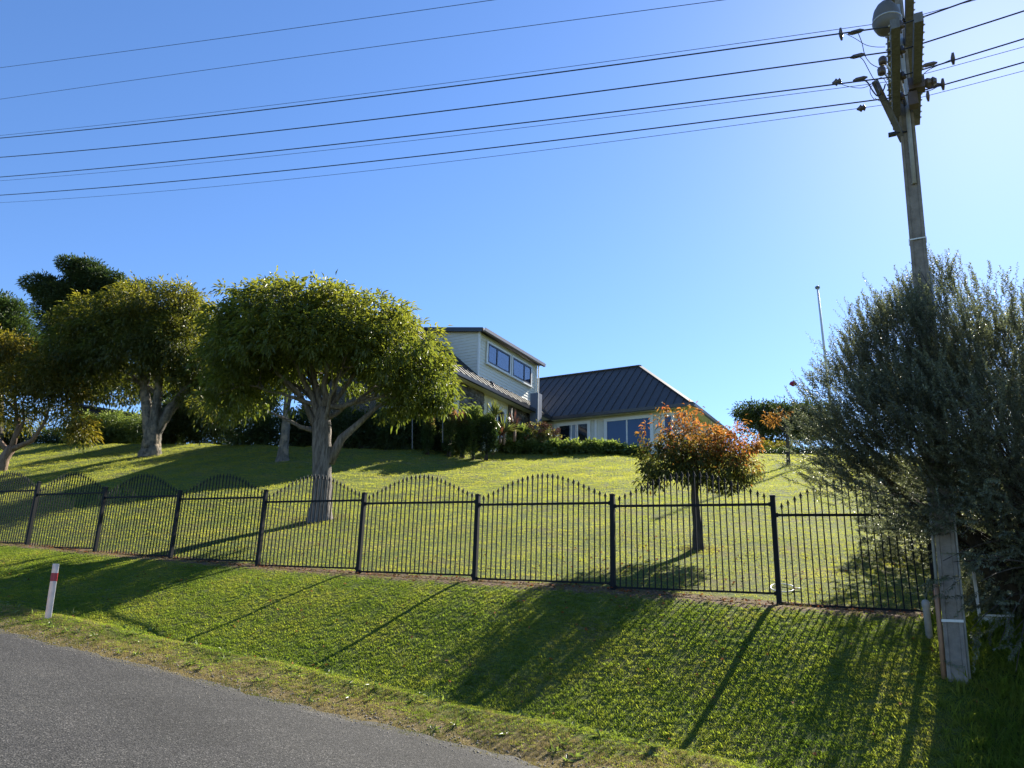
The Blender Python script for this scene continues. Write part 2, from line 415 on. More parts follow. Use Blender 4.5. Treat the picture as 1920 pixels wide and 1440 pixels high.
# ---------------------------------------------------------------- foliage
def leaves(base, direction, L, W, fold=.25, curl=.25, tris4=False):
    """one leaf per row: base point, direction, length, width -> verts, faces"""
    n = len(base); L = np.broadcast_to(np.asarray(L, float), (n,))[:, None]; W = np.broadcast_to(np.asarray(W, float), (n,))[:, None]
    d = unit(direction); side = unit(np.cross(d, rdir(n) * .7 + np.array([0, 0, 1.0]))); nor = np.cross(side, d)
    m = base + d * L * .45
    a = m + side * W * .5 + nor * W * fold; c = m - side * W * .5 + nor * W * fold
    tip = base + d * L - nor * L * curl * .5 + np.array([0, 0, -1]) * L * curl * .3
    v = np.stack([base, a, tip, c], 1).reshape(-1, 3)
    i = np.arange(n)[:, None] * 4
    f = np.concatenate([i + np.array([[0, 1, 2]]), i + np.array([[0, 2, 3]])], 1).reshape(-1, 3)
    return v, f
def lobe_clumps(lobes, spacing_n, shell=.72):
    """lobes: rows (cx,cy,cz,rx,ry,rz,weight) -> clump centres and outward directions"""
    C, D = [], []
    lob = np.array(lobes, float)
    wts = lob[:, 6] * (lob[:, 3] * lob[:, 4] + lob[:, 3] * lob[:, 5] + lob[:, 4] * lob[:, 5]); wts = wts / wts.sum()
    for l, w in zip(lob, wts):
        n = max(3, int(spacing_n * w)); d = rdir(n)
        r = np.where(rng.random(n) < .72, 1 - np.abs(rng.normal(0, .10, n)), shell * rng.random(n) ** .5)
        r = r * (1 + rng.normal(0, .05, n))
        r = r * (1 + .10 * np.sin(d[:, 0] * 5 + l[0] * 3) * np.sin(d[:, 2] * 6 + l[2]))
        C.append(l[:3] + d * r[:, None] * l[3:6]); D.append(d)
    return np.concatenate(C), np.concatenate(D)
def crown(name, parent, material, lobes, clumps, per, clump_r, L, W, droop=.4, out_w=.6, tintf=None, cut=None, origin=None, flat=1.0, kind=None, gap=0):
    C, D = lobe_clumps(lobes, clumps)
    if cut is not None:
        k = cut(C); C, D = C[k], D[k]
    if gap:
        q = C / gap; g_ = np.sin(q[:, 0] * 2.1 + 1.3 * np.sin(q[:, 1] * 1.7 + q[:, 2])) * np.sin(q[:, 2] * 2.6 + 1.1 * np.sin(q[:, 0] * 1.9)) * np.sin(q[:, 1] * 2.3 + .8 * np.sin(q[:, 2] * 2.2 + 2)) + rng.normal(0, .12, len(C))
        k = g_ > -.13; C, D = C[k], D[k]
    n = len(C); cr = clump_r * rng.uniform(.5, 1.35, n)
    off = rng.normal(size=(n, per, 3)) * .5; off[..., 2] *= flat
    P = C[:, None] + off * cr[:, None, None]
    dr = unit(off + D[:, None] * out_w + rng.normal(size=off.shape) * .25); dr[..., 2] -= droop
    P = P.reshape(-1, 3); dr = dr.reshape(-1, 3)
    ln = L * rng.uniform(.6, 1.3, len(P))
    v, f = leaves(P, dr, ln, W * rng.uniform(.7, 1.2, len(P)))
    ct = rng.random(n)[:, None] * np.ones((1, per)); ct = ct.ravel() * .6 + rng.random(len(P)) * .4
    if tintf is not None: ct = tintf(P, D.repeat(per, 0), ct)
    return np_mesh(name, v, f, material, parent, np.repeat(ct, 4), kind, origin), C, D
def px_lobes(Y, rows, yj=.6):
    """rows (px, py, rx_px, rz_px, dy, ry) around depth Y"""
    out = []
    for r in rows:
        x, y, rx, rz, dy, ry = r[:6]; p = at(x, y, Y + dy); k = (p @ _f) / FOC
        out.append((p[0], p[1], p[2], rx * k, ry, rz * k, r[6] if len(r) > 6 else 1.0))
    return out
def bez(a, c, b_, n=7):
    t = np.linspace(0, 1, n)[:, None]; return (1 - t) ** 2 * V3(a) + 2 * t * (1 - t) * V3(c) + t * t * V3(b_)
def limbs(parent, material, starts, targets, r0, r1=.008, name='limb', lift=.35, nside=6, sub=3):
    """curved limbs from the fork to crown points with finer twigs leaving them"""
    targets = [V3(t) for t in targets]
    for i, t in enumerate(targets):
        s0 = V3(starts[i % len(starts)]); L = np.linalg.norm(t - s0)
        c = s0 + (t - s0) * .45 + np.array([0, 0, L * lift * random.uniform(.3, 1)]) + rng.normal(0, L * .06, 3)
        c[:2] = s0[:2] + (t[:2] - s0[:2]) * .4 + rng.normal(0, L * .05, 2)
        P = bez(s0, c, t, 9); P[1:-1] += rng.normal(0, L * .012, (7, 3)); rr = r0 * random.uniform(.6, 1)
        mb = MB(); mb.tube(P, np.linspace(rr, r1, 9), nside)
        for k in range(sub):
            j = random.randint(3, 7); e = P[j] + (P[j] - P[j - 1]) * random.uniform(.5, 1.6) + np.clip(rng.normal(0, L * .10, 3), -.8, .8); e[2] += L * .06
            Q = bez(P[j], (P[j] + e) / 2 + rng.normal(0, L * .03, 3), e, 5); mb.tube(Q, np.linspace(rr * (1 - j / 9) * .55 + r1, r1 * .6, 5), 5)
        build(name, mb, material, parent, True)
def trunk(parent, material, pts, rad, n=12, noisy=.1, name='trunk'):
    pts = [V3(p) for p in pts]; P, R_ = [], []
    for i in range(len(pts) - 1):
        for k in np.linspace(0, 1, 7)[:-1]: P.append(pts[i] * (1 - k) + pts[i + 1] * k); R_.append(rad[i] * (1 - k) + rad[i + 1] * k)
    P.append(pts[-1]); R_.append(rad[-1])
    mb = MB(); mb.tube(P, R_, n, True, noisy); return build(name, mb, material, parent, True)

# ================================================================ SETTING
def grid_sheet(name, ts, ds, zf_, material, attr=True):
    T_, D_ = np.meshgrid(ts, ds, indexing='ij'); Z = zf_(T_, D_)
    X = O[0] + U[0] * T_ + N[0] * D_; Y = O[1] + U[1] * T_ + N[1] * D_
    v = np.stack([X, Y, Z], -1).reshape(-1, 3); nt_, nd_ = T_.shape
    i = (np.arange(nt_ - 1)[:, None] * nd_ + np.arange(nd_ - 1)[None, :]).ravel()
    f = np.stack([i, i + nd_, i + nd_ + 1, i + 1], 1)
    o = np_mesh(name, v, f, material)
    a_ = o.data.attributes.new('dist', 'FLOAT', 'POINT'); a_.data.foreach_set('value', D_.ravel().astype(np.float32))
    o.data.polygons.foreach_set('use_smooth', [True] * len(f)); o['kind'] = 'structure'
    return o
ts = np.concatenate([np.linspace(-900, -60, 12), np.linspace(-50, -10, 25), np.linspace(-9.5, 30, 200), np.linspace(31, 80, 50), np.linspace(100, 900, 12)])
ds = np.concatenate([np.linspace(-1200, -80, 12), np.linspace(-70, -26, 16), np.linspace(-25, -1, 90), np.linspace(-.8, 4.6, 64), np.linspace(4.8, 20, 30), np.linspace(25, 900, 14)])
def gz_all(t, d):
    z = ground_z(t, d); return np.where((d > 4.5) & (d < 11.2), z - .06, z)
ground = grid_sheet('ground', ts, ds, gz_all, M['turf'])
# the sealed road with its ragged edge
rt = np.concatenate([np.linspace(-300, -20, 20), np.arange(-19, 26, .06), np.linspace(27, 300, 40)])
edge = 4.42 + .05 * np.sin(rt * 1.7) + .035 * np.sin(rt * 5.3 + 1) + .03 * np.sin(rt * 13.1) + rng.normal(0, .012, len(rt))
cols = np.array([0, .03, .3, 1, 2, 3.5, 5, 6.4, 6.9])
T_ = np.repeat(rt[:, None], len(cols), 1); D_ = edge[:, None] + cols[None, :]
Zr = zroad(T_) + .012 + .05 * np.sin(np.clip(cols / 6.9, 0, 1) * PI)[None, :] - np.where(cols == 0, .03, 0)[None, :]
v = np.stack([O[0] + U[0] * T_ + N[0] * D_, O[1] + U[1] * T_ + N[1] * D_, Zr], -1).reshape(-1, 3)
i = (np.arange(len(rt) - 1)[:, None] * len(cols) + np.arange(len(cols) - 1)[None, :]).ravel()
road = np_mesh('road', v, np.stack([i, i + len(cols), i + len(cols) + 1, i + 1], 1), M['road']); road['kind'] = 'structure'

# ---- grass: tufts of blades set on points, one object each
def tuft(nb, h, w, spread):
    vs, fs = [], []
    for k in range(nb):
        a = rng.uniform(0, 2 * PI); r = spread * rng.random() ** .5; b0 = np.array([r * math.cos(a), r * math.sin(a), -.01])
        yaw = rng.uniform(0, 2 * PI); s = np.array([math.cos(yaw), math.sin(yaw), 0]) * w / 2 * rng.uniform(.7, 1.3)
        ln = rng.normal(0, .62, 2); hh = h * rng.uniform(.5, 1.25); m_ = b0 + np.array([ln[0] * hh * .35, ln[1] * hh * .35, hh * .6]); t = b0 + np.array([ln[0] * hh, ln[1] * hh, hh * .95])
        o = len(vs); vs += [b0 - s, b0 + s, m_ + s * .8, m_ - s * .8, t]; fs += [(o, o + 1, o + 2), (o, o + 2, o + 3), (o + 3, o + 2, o + 4)]
    return vs, fs
def grass_object(name, pts, scale, material, nb, h, w, spread, label, cat='grass'):
    tv, tf = tuft(nb, h, w, spread); n = len(pts)
    verts = np.concatenate([np.array(pts), np.array(tv) + np.array([0, 0, -50.0])])
    me = bpy.data.meshes.new(name); me.from_pydata([tuple(q) for q in verts], [], [tuple(i + n for i in q) for q in tf])
    a_ = me.attributes.new('tpl', 'BOOLEAN', 'POINT'); a_.data.foreach_set('value', np.concatenate([np.zeros(n, bool), np.ones(len(tv), bool)]))
    a_ = me.attributes.new('gs', 'FLOAT', 'POINT'); a_.data.foreach_set('value', np.concatenate([scale, np.ones(len(tv))]).astype(np.float32))
    a_ = me.attributes.new('rz', 'FLOAT', 'POINT'); a_.data.foreach_set('value', rng.uniform(0, 2 * PI, len(verts)).astype(np.float32))
    o = link(name, me, material)
    ng = bpy.data.node_groups.new(name + '_nodes', 'GeometryNodeTree')
    ng.interface.new_socket('Geometry', in_out='INPUT', socket_type='NodeSocketGeometry'); ng.interface.new_socket('Geometry', in_out='OUTPUT', socket_type='NodeSocketGeometry')
    gi = ng.nodes.new('NodeGroupInput'); go = ng.nodes.new('NodeGroupOutput'); L_ = ng.links.new
    def na(nm, ty):
        q = ng.nodes.new('GeometryNodeInputNamedAttribute'); q.data_type = ty; q.inputs[0].default_value = nm; return q.outputs[0]
    sp = ng.nodes.new('GeometryNodeSeparateGeometry'); sp.domain = 'POINT'; L_(gi.outputs[0], sp.inputs[0]); L_(na('tpl', 'BOOLEAN'), sp.inputs[1])
    tf_ = ng.nodes.new('GeometryNodeTransform'); L_(sp.outputs[0], tf_.inputs[0]); tf_.inputs['Translation'].default_value = (0, 0, 50)
    mp = ng.nodes.new('GeometryNodeMeshToPoints'); L_(sp.outputs[1], mp.inputs[0])
    ip = ng.nodes.new('GeometryNodeInstanceOnPoints'); L_(mp.outputs[0], ip.inputs[0]); L_(tf_.outputs[0], ip.inputs['Instance'])
    cx = ng.nodes.new('ShaderNodeCombineXYZ'); L_(na('rz', 'FLOAT'), cx.inputs[2])
    L_(cx.outputs[0], ip.inputs['Rotation']); L_(na('gs', 'FLOAT'), ip.inputs['Scale'])
    L_(ip.outputs[0], go.inputs[0])
    md = o.modifiers.new('tufts', 'NODES'); md.node_group = ng
    tag(o, label, cat, kind='stuff'); return o
def scatter(n, t0, t1, d0, d1):
    t = rng.uniform(t0, t1, n); d = rng.uniform(d0, d1, n); return t, d
def pts_of(t, d):
    return np.stack([O[0] + U[0] * t + N[0] * d, O[1] + U[1] * t + N[1] * d, ground_z(t, d)], 1)
def in_view(P, m_=120):
    dep = P @ _f; x = 960 + FOC * (P @ _rt) / np.maximum(dep, .1); y = 720 - FOC * (P @ _up) / np.maximum(dep, .1)
    return (dep > 1) & (x > -m_) & (x < 1920 + m_) & (y < 1440 + m_)
# bank and shoulder
t, d = scatter(110000, -5, 19, .28, 4.25)
keep = rng.random(len(d)) < np.interp(d, [.28, .6, 3.5, 4.25], [.0, 1, .9, .25]); t, d = t[keep], d[keep]
P = pts_of(t, d); k = in_view(P); P = P[k]; d = d[k]
grass_object('bank_grass', P, rng.uniform(.4, 1.0, len(P)) * np.interp(d, [0, 3, 4], [.8, 1.05, .8]), M['grass'], 18, .026, .0075, .055, 'bright green mown grass on the bank between fence and road')
# shoulder: dry tufts at the road edge and under the fence
t1_, d1_ = scatter(11000, -5, 22, 3.6, 4.62); t2_, d2_ = scatter(1500, -3, 22, -.1, .4)
ring_ = []
for gx, gy, rr_, nn in ((600, 975, .75, 500), (1309, 1030, .35, 160), (283, 853, 1.1, 260), (1478, 872, .4, 60)):
    c_ = on_ground(gx, gy); tt_, dd_ = td(c_); a_ = rng.uniform(0, 2 * PI, nn); q_ = rr_ * rng.random(nn) ** .6
    ring_.append(pts_of(tt_ + q_ * np.cos(a_), dd_ + q_ * np.sin(a_)))
P = np.concatenate([pts_of(t1_, d1_), pts_of(t2_, d2_)] + ring_); P = P[in_view(P)]
grass_object('dry_grass', P, rng.uniform(.4, 1.0, len(P)), M['dry'], 12, .045, .006, .05, 'straw coloured dry grass fringe along the road edge and fence foot')
# lawn
t, d = scatter(210000, -6, 45, -23, -.14); dist = -d
P = pts_of(t, d); dep = P @ _f
keep = in_view(P) & (rng.random(len(P)) < np.clip((14 / np.maximum(dep, 1)) ** 1.1, .25, 1)); P, dep = P[keep], dep[keep]
grass_object('lawn_grass', P, rng.uniform(.6, 1.2, len(P)) * np.clip(dep / 16, 1, 1.7), M['lawn'], 20, .026, .006, .08, 'short yellow green lawn grass sloping up behind the fence')
# longer weeds in the shade at the foot of the big shrub
t, d = scatter(9000, -6, -1.7, .2, 4.2); keep = rng.random(len(t)) < np.clip((-1.6 - t) / 1.2, 0, 1); P = pts_of(t[keep], d[keep])
grass_object('long_grass', P, rng.uniform(.5, 1.2, len(P)), M['grass'], 12, .14, .010, .07, 'long dark grass in the shade around the foot of the power pole')
# a few seed stalks and broad weeds on the shoulder
mb_v, mb_f, tt_ = [], [], []
t, d = scatter(140, -3, 14, 3.0, 4.3); P = pts_of(t, d)
Pb = np.repeat(P, 9, 0) + rng.normal(0, .015, (len(P) * 9, 3)) * [1, 1, 0]; dr = rdir(len(Pb)); dr[:, 2] = np.abs(dr[:, 2]) * .7 + .1
v, f = leaves(Pb, dr, rng.uniform(.04, .12, len(Pb)), .022); w_ = np_mesh('weeds', v, f, M['leaf_bed'], None, rng.random(len(v)).round(1)); tag(w_, 'small broad leaved weeds dotted along the road shoulder', 'weeds', kind='stuff')
# loose chips and gravel along the broken edge of the seal
ng_ = 5200; t = rng.uniform(-4, 24, ng_); d = 4.36 + np.abs(rng.normal(0, .16, ng_)) * rng.choice([-1, 1.6], ng_, p=[.55, .45]); P = pts_of(t, d); P[:, 2] = np.where(d > 4.42, zroad(t) + .018 + .008 * (d - 4.4), P[:, 2] + .004)
sz = rng.uniform(.004, .013, ng_); oct_ = np.array([[1, 0, 0], [0, 1, 0], [-1, 0, 0], [0, -1, 0], [0, 0, .8], [0, 0, -.6]]); jit = rng.uniform(.6, 1.3, (ng_, 6, 1))
vv = P[:, None] + oct_[None] * sz[:, None, None] * jit; of = np.array([[0, 1, 4], [1, 2, 4], [2, 3, 4], [3, 0, 4], [1, 0, 5], [2, 1, 5], [3, 2, 5], [0, 3, 5]])
gv_ = np_mesh('gravel', vv.reshape(-1, 3), (np.arange(ng_)[:, None, None] * 6 + of[None]).reshape(-1, 3), solid('gravel_chip', (.20, .18, .155), .9, 0, .5, 60)); tag(gv_, 'loose grey gravel chips along the ragged road edge', 'gravel', kind='stuff')
# fallen leaves
t, d = scatter(420, -2.5, 15, -3, 3.6); tn, dn = rng.normal(1.7, 1.3, 160), rng.normal(-1.6, 1.5, 160); tf2, df2 = scatter(500, -2.2, 16, -.12, .35)
t = np.concatenate([t, tn, tf2]); d = np.concatenate([d, dn, df2]); P = pts_of(t, d) + [0, 0, .03]
dr = rdir(len(P)); dr[:, 2] *= .25; v, f = leaves(P, dr, rng.uniform(.03, .07, len(P)), .035)
fl = np_mesh('fallen_leaves', v, f, M['orange_leaf'], None, np.repeat(rng.random(len(P)), 4)); tag(fl, 'scattered brown and orange leaves under the fence and the autumn tree', 'leaves', kind='stuff')

# ================================================================ FENCE
fence = thing('metal_fence', 'dark metal picket fence with arched spear topped panels between lawn and bank', 'fence', TD(0, 0, zfence(0)))
posts_t = [-1.87, 0, 2.34, 4.68, 7.0, 9.34, 11.68, 14.0, 16.38, 18.72, 21.06]
ptop = [1.47, 1.57, 1.67, 1.75, 1.86, 2.0, 2.08, 2.24, 2.46, 2.6, 2.72]
railz = [1.27, 1.46, 1.55, 1.64, 1.74, 1.87, 1.98, 2.13, 2.27, 2.40]
botz = [.08, .26, .36, .455, .55, .67, .77, .93, 1.06, 1.19]
fb = wloc(fence)
for tp, zt in zip(posts_t, ptop):
    z0 = float(zfence(tp)) - .15; mb = MB(); c = TD(tp, 0, (z0 + zt) / 2)
    w = .034; mb.box(c, U * w, N * w, (0, 0, (zt - z0) / 2)); mb.box(TD(tp, 0, zt + .006), U * (w + .004), N * (w + .004), (0, 0, .007))
    mb.add([TD(tp, 0, zt + .013) + U * a * w + N * b_ * w for a, b_ in ((-1, -1), (1, -1), (1, 1), (-1, 1))] + [TD(tp, 0, zt + .028)], [(0, 1, 4), (1, 2, 4), (2, 3, 4), (3, 0, 4)])
    build('post', mb, M['fence'], fence)
pick_cache = {}
def picket_mesh(h):
    key = round(h, 3)
    if key in pick_cache: return pick_cache[key]
    mb = MB(); r = .008
    mb.box((0, 0, h / 2), U * r, N * r, (0, 0, h / 2))
    mb.box((0, 0, h + .004), U * .014, N * .012, (0, 0, .005))
    s = [(-.026, -.012), (-.030, -.020), (-.008, .012), (0, .062), (.008, .012), (.030, -.020), (.026, -.012), (.0, .016)]
    tip = [U * a + np.array([0, 0, h + .03 + b_]) - N * .004 for a, b_ in [(-.030, -.022), (-.010, .0), (-.013, -.022), (.013, -.022), (.010, .0), (.030, -.022), (.012, .022), (0, .055), (-.012, .022)]]
    mb.prism(tip, N * .008)
    me = bpy.data.meshes.new('picket'); me.from_pydata([tuple(q) for q in mb.v], [], mb.f); me.update(); me.materials.append(M['fence']); pick_cache[key] = me; return me
for k in range(len(railz)):
    ta, tb = posts_t[k] + .034, posts_t[k + 1] - .034; za, zb = railz[k], railz[k] + .04; ba, bb = botz[k], botz[k] + .045
    if k == 0: tb_ = tb
    for nm, z0, z1, h in (('top_rail', za, zb, .034), ('bottom_rail', ba, bb, .028)):
        mb = MB(); mb.beam(TD(ta, 0, z0), TD(tb, 0, z1), .03, h); build(nm, mb, M['fence'], fence)
        for te, ze in ((ta + .012, z0), (tb - .012, z1)): build('bracket', MB().box(TD(te, 0, ze), U * .012, N * .02, (0, 0, .028)), M['fence'], fence)
    n = 25 if k else 20
    for i in range(n):
        x = (i + .9) / (n + .8); t_ = ta + (tb - ta) * x; zb_ = ba + (bb - ba) * x; zr_ = za + (zb - za) * x
        tipz = .06 + .36 * math.sin(PI * min(1, max(0, x))) ** 1.25
        lean = rng.normal(0, .003)
        o = bpy.data.objects.new('picket', picket_mesh(za - ba + tipz)); COL.objects.link(o); o.parent = fence
        o.location = tuple(TD(t_, 0, zr_ - (za - ba)) - fb); o.rotation_euler = (rng.normal(0, .002), rng.normal(0, .002), 0)

# ================================================================ HOUSE
e1 = np.array([.5, .8660254, 0]); e2 = np.array([-.8660254, .5, 0]); UPV = np.array([0, 0, 1.0])
C0 = at(1032, 783, 38.8); EZ = 9.45; PT = 3.5 / 4.05; RW = 4.05
def H3(p, a, z): return np.array([C0[0], C0[1], 0]) + e1 * p + e2 * a + UPV * z
house = thing('weatherboard_house', 'pale weatherboard house with charcoal metal roof, dormer and stone panels above the lawn', 'house', H3(0, 0, 7.0))
def hb(name, mb, m_, parent=None, smooth=False): return build(name, mb, m_, parent or house, smooth)
KA = -7.48; LP = -9.1; FZ = 6.0
# walls (cores); boards are laid over them
mb = MB(); mb.prism([H3(.5, KA + .5, FZ), H3(.5, 12, FZ), H3(7.6, 12, FZ), H3(7.6, KA + .5, FZ)], (0, 0, EZ - .12 - FZ)); hb('wall', mb, M['clad'])
mb = MB(); mb.prism([H3(LP + .3, .5, FZ), H3(.5, .5, FZ), H3(.5, 7.6, FZ), H3(LP + .3, 7.6, FZ)], (0, 0, EZ - .12 - FZ)); hb('wall', mb, M['cream'])
# soffits and gutters
mb = MB(); mb.prism([H3(.02, KA + .02, EZ - .12), H3(.02, .02, EZ - .12), H3(.5, .02, EZ - .12), H3(.5, KA + .5, EZ - .12)], (0, 0, .05))
mb.prism([H3(.5, KA + .02, EZ - .12), H3(.5, KA + .5, EZ - .12), H3(7.6, KA + .5, EZ - .12), H3(7.6, KA + .02, EZ - .12)], (0, 0, .05))
mb.prism([H3(LP, .02, EZ - .12), H3(LP, .5, EZ - .12), H3(.02, .5, EZ - .12), H3(.02, .02, EZ - .12)], (0, 0, .05)); hb('soffit', mb, M['cream'])
def gutter(a, b_, inward):
    mb = MB(); d = unit(b_ - a); w = V3(inward)
    sec = [(-.02, -.16), (-.14, -.15), (-.15, .0), (-.13, .0), (-.12, -.12), (-.03, -.12), (-.03, .0), (-.01, .0)]
    vs = [a - w * x * -1 + UPV * z for x, z in sec] + [b_ - w * x * -1 + UPV * z for x, z in sec]; n = len(sec)
    mb.add(vs, [tuple(range(n))[::-1], tuple(range(n, 2 * n))] + [(i, (i + 1) % n, (i + 1) % n + n, i + n) for i in range(n)]); return mb
hb('gutter', gutter(H3(0, KA - .14, EZ), H3(0, -.02, EZ), e1), M['gutter'])
hb('gutter', gutter(H3(0, KA, EZ), H3(8.1, KA, EZ), e2), M['gutter'])
hb('gutter', gutter(H3(LP, 0, EZ), H3(-.16, 0, EZ), e2), M['gutter'])
# roof: body plus one pan per standing seam
def rz(p, a): return EZ + PT * max(min(p, 8.1 - p) if a > -99 else 0, 0)
roof_b = MB()
R1 = H3(RW, KA + RW, EZ + PT * RW - .03); R2 = H3(RW, 12, EZ + PT * RW - .03)
roof_b.poly([H3(0, KA, EZ - .03), R1, R2, H3(0, 12, EZ - .03)]); roof_b.poly([H3(8.1, KA, EZ - .03), H3(8.1, 12, EZ - .03), R2, R1]); roof_b.poly([H3(0, KA, EZ - .03), H3(8.1, KA, EZ - .03), R1])
S1 = H3(LP, RW, EZ + PT * RW - .03); S2 = H3(RW, RW, EZ + PT * RW - .03)
roof_b.poly([H3(LP, 0, EZ - .03), H3(0, 0, EZ - .03), S2, S1]); roof_b.poly([H3(LP, 8.1, EZ - .03), S1, S2, H3(RW, 8.1, EZ - .03)])
roof_b.poly([H3(LP + .3, .5, FZ), H3(LP + .3, 7.6, FZ), H3(LP + .3, 7.6, EZ), H3(LP + .3, RW, EZ + PT * RW - .1), H3(LP + .3, .5, EZ)])
roof = hb('roof', roof_b, M['roof'])
pw = .46
nr = unit(np.array([0, 0, 1.0]) - e1 * PT)      # slope normal of the wing facing the viewer
def pan(lo, hi, w0, w1, axis_up, axis_w, nrm, vp):
    """a pan between slope distances lo(w)..hi(w); w along axis_w"""
    pts = [vp(w0, lo(w0)), vp(w1, lo(w1)), vp(w1, hi(w1)), vp(w0, hi(w0))]
    mb = MB(); mb.prism(pts, nrm * .012)
    a_, b_ = vp(w0 + .02, lo(w0)), vp(w0 + .02, hi(w0)); mb.beam(a_ + nrm * .03, b_ + nrm * .03, .035, .05, nrm); return mb
n1_ = unit(-e1 * PT + UPV); n2_ = unit(-e2 * PT + UPV); n3_ = unit(e2 * -PT + UPV)
a = KA + .02
while a < 4.0:
    lo = lambda w: max(w, 0.0) if w > 0 else -.03
    hi = lambda w: min(RW, w - KA) if w - KA < RW else RW
    b_ = min(a + pw, 4.04); hb('roof_panel', pan(lo, hi, a, b_ - .004, e1, e2, n1_, lambda w, s: H3(s, w, EZ + PT * s)), M['roof'], roof); a += pw
p = LP
while p < 3.9:
    lo = lambda w: max(w, 0.0) if w > 0 else -.03
    b_ = min(p + pw, 4.04); hb('roof_panel', pan(lo, lambda w: RW, p, b_ - .004, e2, e1, n2_, lambda w, s: H3(w, s, EZ + PT * s)), M['roof'], roof); p += pw
p = .1
n4_ = unit(-(-e2) * -PT * -1 + UPV) if False else unit(-e2 * PT + UPV)
while p < 8.0:
    b_ = min(p + pw, 8.08); hi = lambda w: min(w, 8.1 - w)
    hb('roof_panel', pan(lambda w: -.03, hi, p, b_ - .004, e2, e1, unit(-e2 * PT + UPV), lambda w, s: H3(w, KA + s, EZ + PT * s)), M['roof'], roof); p += pw
# ridge and hip caps
for a_, b_ in ((H3(0, KA, EZ + .04), H3(RW, KA + RW, EZ + PT * RW + .04)), (H3(RW, KA + RW - .05, EZ + PT * RW + .04), H3(RW, 12, EZ + PT * RW + .04)), (H3(8.1, KA, EZ + .04), H3(RW, KA + RW, EZ + PT * RW + .04)), (H3(LP, RW, EZ + PT * RW + .04), H3(RW, RW, EZ + PT * RW + .04))):
    mb = MB(); mb.beam(a_, b_, .22, .05); hb('ridge_cap', mb, M['roof'], roof)
mb = MB(); mb.beam(H3(LP - .02, 0, EZ), H3(LP - .02, RW, EZ + PT * RW), .04, .2); hb('barge_board', mb, M['gutter'], roof)

# dormer
DA, D0, D1, DZ0, DZ1 = .9, -5.75, -.02, 10.2, 12.42; DG = .16
dormer = hb('dormer', MB().prism([H3(D0, DA, DZ0 - .15), H3(D1, DA, DZ0 - .15), H3(D1, RW + 1, DZ0 - .15), H3(D0, RW + 1, DZ0 - .15)], (0, 0, DZ1 - DZ0)), M['clad'])
def board(mb, a_, b_, h, nrm, th=.022):
    """lapped board from a to b (bottom edge), bottom proud"""
    a_, b_, nrm = map(V3, (a_, b_, nrm)); up = UPV * h
    mb.add([a_, b_, a_ + nrm * th, b_ + nrm * th, a_ + up, b_ + up, a_ + up + nrm * .004, b_ + up + nrm * .004], [(0, 1, 3, 2), (2, 3, 7, 6), (6, 7, 5, 4), (0, 2, 6, 4), (1, 5, 7, 3), (0, 4, 5, 1)]); return mb
bh = .152; z = DZ0 - .1
while z < DZ1 - .02:
    h = min(bh, DZ1 - z); hb('weatherboard', board(MB(), H3(D0 + .02, DA, z), H3(D1 - .02, DA, z), h, -e2), M['clad'], dormer)
    a1 = (z - EZ) / PT; top_a = RW + .8
    if a1 > DA: hb('weatherboard', board(MB(), H3(D0, DA + .02, z), H3(D0, min(a1 + .25, RW + .8), z), h, -e1), M['clad'], dormer)
    z += bh
while z < DZ1 + .55:
    a0 = DA + max(0, z - DZ1 + bh) / DG; hb('weatherboard', board(MB(), H3(D0, a0, z), H3(D0, RW + .9, z), bh, -e1), M['clad'], dormer); z += bh
mb = MB(); mb.box(H3(D0 - .015, DA - .015, (DZ0 + DZ1) / 2), e1 * .045, e2 * .045, UPV * ((DZ1 - DZ0) / 2)); hb('corner_trim', mb, M['trim'], dormer)
mb = MB(); mb.box(H3(D1, DA - .015, (DZ0 + DZ1) / 2), e1 * .045, e2 * .045, UPV * ((DZ1 - DZ0) / 2)); hb('corner_trim', mb, M['trim'], dormer)
mb = MB(); mb.tube([H3(D1 + .12, DA - .1, DZ1), H3(D1 + .12, DA - .1, DZ0 + .1)], .04, 8); hb('downpipe', mb, M['trim'], dormer)
hb('gable_infill', MB().prism([H3(D0 + .002, DA, DZ1 - .2), H3(D0 + .002, RW + 1, DZ1 - .2), H3(D0 + .002, RW + 1, DZ1 + (RW + 1 - DA) * DG), H3(D0 + .002, DA, DZ1)], e1 * .1), M['clad'], dormer)
zz = lambda a_: DZ1 + .03 + (a_ - DA) * DG
mb = MB(); mb.prism([H3(D0 - .2, DA - .3, zz(DA - .3)), H3(D1 + .25, DA - .3, zz(DA - .3)), H3(D1 + .25, RW + 1.2, zz(RW + 1.2)), H3(D0 - .2, RW + 1.2, zz(RW + 1.2))], (0, 0, .10)); hb('dormer_roof', mb, M['gutter'], dormer)
mb = MB(); mb.beam(H3(D0 - .22, DA - .3, zz(DA - .3) + .02), H3(D0 - .22, RW + 1.2, zz(RW + 1.2) + .02), .03, .2); hb('barge_board', mb, M['gutter'], dormer)
mb = gutter(H3(D0 - .2, DA - .3, zz(DA - .3) + .1), H3(D1 + .27, DA - .3, zz(DA - .3) + .1), e2); hb('gutter', mb, solid('copper_gutter', (.30, .24, .20), .35, .4, .1), dormer)

